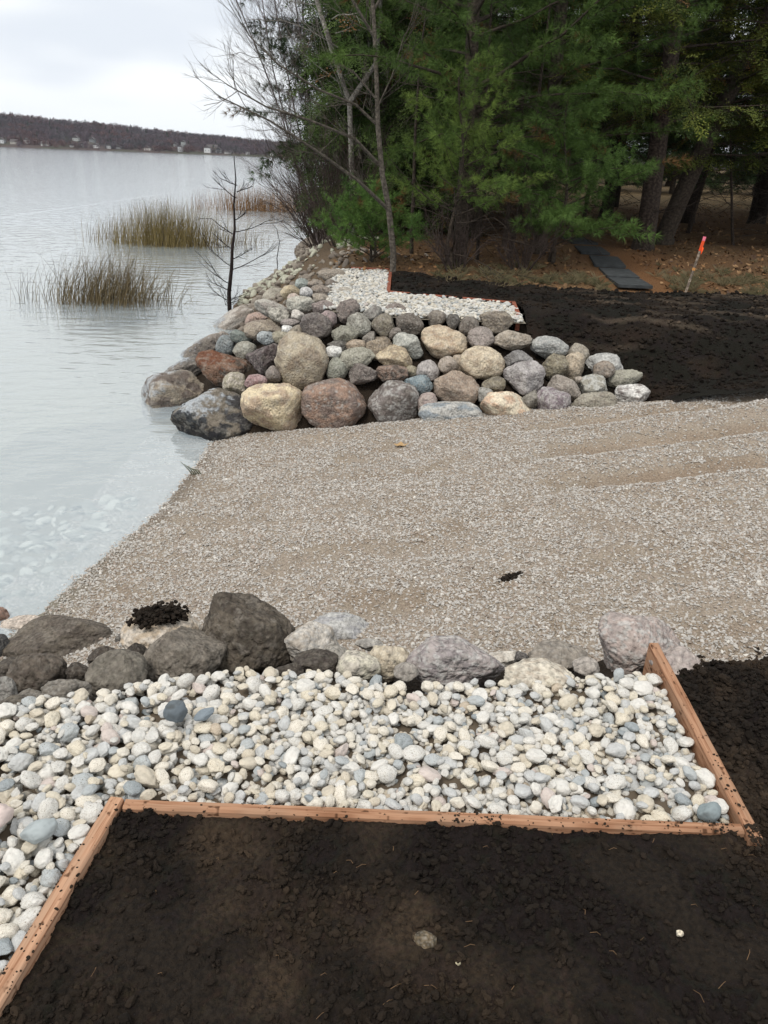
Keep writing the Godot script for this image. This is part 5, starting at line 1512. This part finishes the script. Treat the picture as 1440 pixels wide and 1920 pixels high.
	# sapling standing in the water
	bare_tree("sapling", "dark leafless sapling rising from the water by the boulders", "sapling", "", Vector3(-2.95, 0.0, -14.2), bark(Color8(64, 54, 52)), func(tv, ti, bv, bi, r):
		var pts := PackedVector3Array([Vector3(0, -0.3, 0), Vector3(0.005, 0.3, 0), Vector3(0.075, 0.75, 0), Vector3(0.10, 1.05, 0.01), Vector3(0.165, 1.4, 0.02), Vector3(0.165, 1.8, 0), Vector3(0.22, 2.2, 0.02), Vector3(0.20, 2.55, 0)])
		tube(tv, ti, pts, 0.042, 0.006, 7)
		for q in [[0.35, -1, 0.5], [0.45, -1, 0.65], [0.75, -1, 0.8], [0.72, 1, 0.75], [1.05, -1, 0.5], [1.3, -1, 0.75], [1.35, 1, 0.7], [1.55, 1, 0.3], [1.9, -1, 0.45], [2.0, 1, 0.3], [2.1, -1, 0.35], [0.15, -1, 0.35], [0.2, 1, 0.25], [0.9, 1, 0.3]]:
			var y: float = q[0]
			var p := Vector3(0.02 + y * 0.1, y, 0)
			twigs(bv, bi, p, Vector3(q[1], 0.25, r.randfn() * 0.5).normalized(), q[2], 0.011, 2, r, 0.5, 0.6)
		for k in 9:
			twigs(bv, bi, Vector3(r.randfn() * 0.05, 0.1, r.randfn() * 0.05), Vector3(r.randfn(), 0.4, r.randfn()).normalized(), 0.35, 0.006, 1, r)
	, 44)
	bare_tree("stick", "thin crooked stick standing in the water before the rubble", "stick", "", Vector3(-2.95, -0.1, -20.5), bark(Color8(80, 70, 66)), func(tv, ti, bv, bi, r):
		tube(tv, ti, PackedVector3Array([Vector3(0, -0.2, 0), Vector3(-0.03, 0.3, 0), Vector3(0.05, 0.7, 0), Vector3(-0.02, 1.0, 0), Vector3(-0.15, 1.15, 0)]), 0.014, 0.005, 5)
	, 45)
	# rubble along the bank behind the wall
	rng.seed = 19
	var where: Array[Transform3D] = []
	var tints := PackedColorArray()
	while where.size() < 2400:
		var z := rng.randf_range(-30.0, -12.2)
		var x := -2.65 + 0.3 * sin(z * 0.7) * -1.0 + absf(rng.randfn()) * (1.15 if z > -17.0 else 0.7)
		var s := rng.randf_range(0.025, 0.085)
		where.append(lump(Vector3(x, floor_y(x, z) + s * 0.2, z), s, 0.9))
		var c := Color(0.28, 0.25, 0.21).lerp(Color(0.16, 0.135, 0.115), rng.randf())
		if z > -17.0 and z < -14.0 and rng.randf() < 0.5: c = Color(0.42, 0.42, 0.34)
		tints.append(c)
	heap("rubble", stone_mesh(2, Vector3(1, 0.7, 0.8), 19, 0.7, null), tint_mat, where, tints)

# ---------------------------------------------------------------- small things

func small_things() -> void:
	# survey stake
	var t := root("survey_stake", Vector3(3.96, 1.1, -10.75), "leaning wooden survey stake with orange and pink top", "stake")
	t.rotation = Vector3(0.03, 0.3, deg_to_rad(-9.0))
	var b := BoxMesh.new()
	b.size = Vector3(0.03, 0.75, 0.014)
	var o := put("post", b, bark(Color8(196, 178, 160)), t)
	o.position.y = 0.32
	for q in [["ribbon", 0.61, 0.13, Color8(238, 92, 52)], ["tip", 0.70, 0.055, Color8(244, 130, 152)], ["band", 0.31, 0.035, Color8(210, 150, 90)]]:
		var bm := BoxMesh.new()
		bm.size = Vector3(0.034, q[2], 0.018)
		var rb := put(q[0], bm, plain(q[3], 0.6), t)
		rb.position.y = q[1]
	var tail := put("ribbon", mesh_of(PackedVector3Array([Vector3(0, 0, 0), Vector3(0.016, -0.01, 0.01), Vector3(-0.006, -0.05, 0.008), Vector3(0.012, -0.055, 0.014), Vector3(0.0, -0.09, 0.01), Vector3(0.014, -0.095, 0.005)]), PackedInt32Array([0, 1, 2, 1, 3, 2, 2, 3, 4, 3, 5, 4]), PackedColorArray(), false), plain(Color8(255, 96, 44), 0.6), t)
	tail.position = Vector3(0.01, 0.6, 0.012)
	# stones lying in the soil
	for q in [["round muddy stone half pressed into the near soil", Vector3(0.13, 0.995, -1.18), Vector3(0.028, 0.02, 0.024), Color8(104, 92, 74)], ["small white pebble lying on the near soil", Vector3(0.72, 0.998, -1.22), Vector3(0.009, 0.008, 0.008), Color8(200, 190, 170)], ["tiny pale chip in front of the round muddy stone", Vector3(0.20, 0.994, -1.13), Vector3(0.008, 0.005, 0.006), Color8(190, 180, 150)]]:
		rock(q[0], "stone", q[1], q[2], 0.0, 0.2, 70 + int(q[1].x * 100), q[3], q[3].darkened(0.25), "", 3)
	# leaf, clod and sprig on the ramp
	var lf := put("fallen_leaf", mesh_of(PackedVector3Array([Vector3(-0.07, 0.012, 0), Vector3(-0.03, 0.0, -0.035), Vector3(0.0, 0.02, -0.05), Vector3(0.03, 0.0, -0.03), Vector3(0.075, 0.02, -0.005), Vector3(0.03, 0.004, 0.03), Vector3(-0.01, 0.016, 0.045), Vector3(-0.035, 0.0, 0.025)]), PackedInt32Array([0, 1, 7, 1, 2, 3, 1, 3, 7, 3, 5, 7, 3, 4, 5, 5, 6, 7]), PackedColorArray(), false), plain(Color8(172, 144, 106)))
	lf.position = Vector3(0.13, ramp_relief(0.13, -6.6) + 0.01, -6.6)
	tag(lf, "single tan fallen leaf on the gravel before the far wall", "leaf")
	clod("long dark crumbled clod of soil on the middle of the ramp", Vector3(0.80, ramp_relief(0.8, -4.05), -4.05), Vector3(0.10, 0.02, 0.03), 130, 0.5)
	clod("cap of black soil heaped on the white and rusty boulder", Vector3(-0.94, 0.79, -2.78), Vector3(0.115, 0.05, 0.075), 260, 0.3)
	var sp := root("plant_sprig", Vector3(-1.70, 0.0, -6.3), "green sprig lying at the ramp's wet edge", "sprig")
	var v := PackedVector3Array()
	var idx := PackedInt32Array()
	for k in 5:
		tube(v, idx, PackedVector3Array([Vector3(0.02 * k, -0.01, 0), Vector3(0.02 * k - 0.03, 0.06, 0.03), Vector3(0.03 * k - 0.09, 0.14 - 0.02 * k, 0.05)]), 0.006, 0.002, 4)
	put("stems", mesh_of(v, idx), plain(Color8(92, 100, 78)), sp)

func clod(label: String, at: Vector3, size: Vector3, count: int, turn: float) -> void:
	var t := root("soil_clod", at, label, "soil")
	var m := put("mound", stone_mesh(4, size, 88, 0.2, func(d: Vector3, o: Vector3) -> Color: return Color(0.022, 0.018, 0.014) * (1.0 + 0.4 * n3(d * 6.0 + o)), 0.6), soil_mat, t)
	m.rotation.y = turn
	rng.seed = count
	var where: Array[Transform3D] = []
	var tints := PackedColorArray()
	for i in count:
		var d := Vector3(rng.randfn(), absf(rng.randfn()) * 0.7, rng.randfn()).normalized()
		var p := (d * size * Vector3(1.0, 0.8, 1.0) * (rng.randf_range(0.7, 1.0) + 0.35 * pow(rng.randf(), 3.0))).rotated(Vector3.UP, turn)
		where.append(lump(p, rng.randf_range(0.003, 0.011)))
		tints.append(Color(0.022, 0.018, 0.014) * rng.randf_range(0.7, 1.5))
	heap("crumbs", stone_mesh(1, Vector3.ONE, 7, 0.5, null), crumb_mat, where, tints, t)
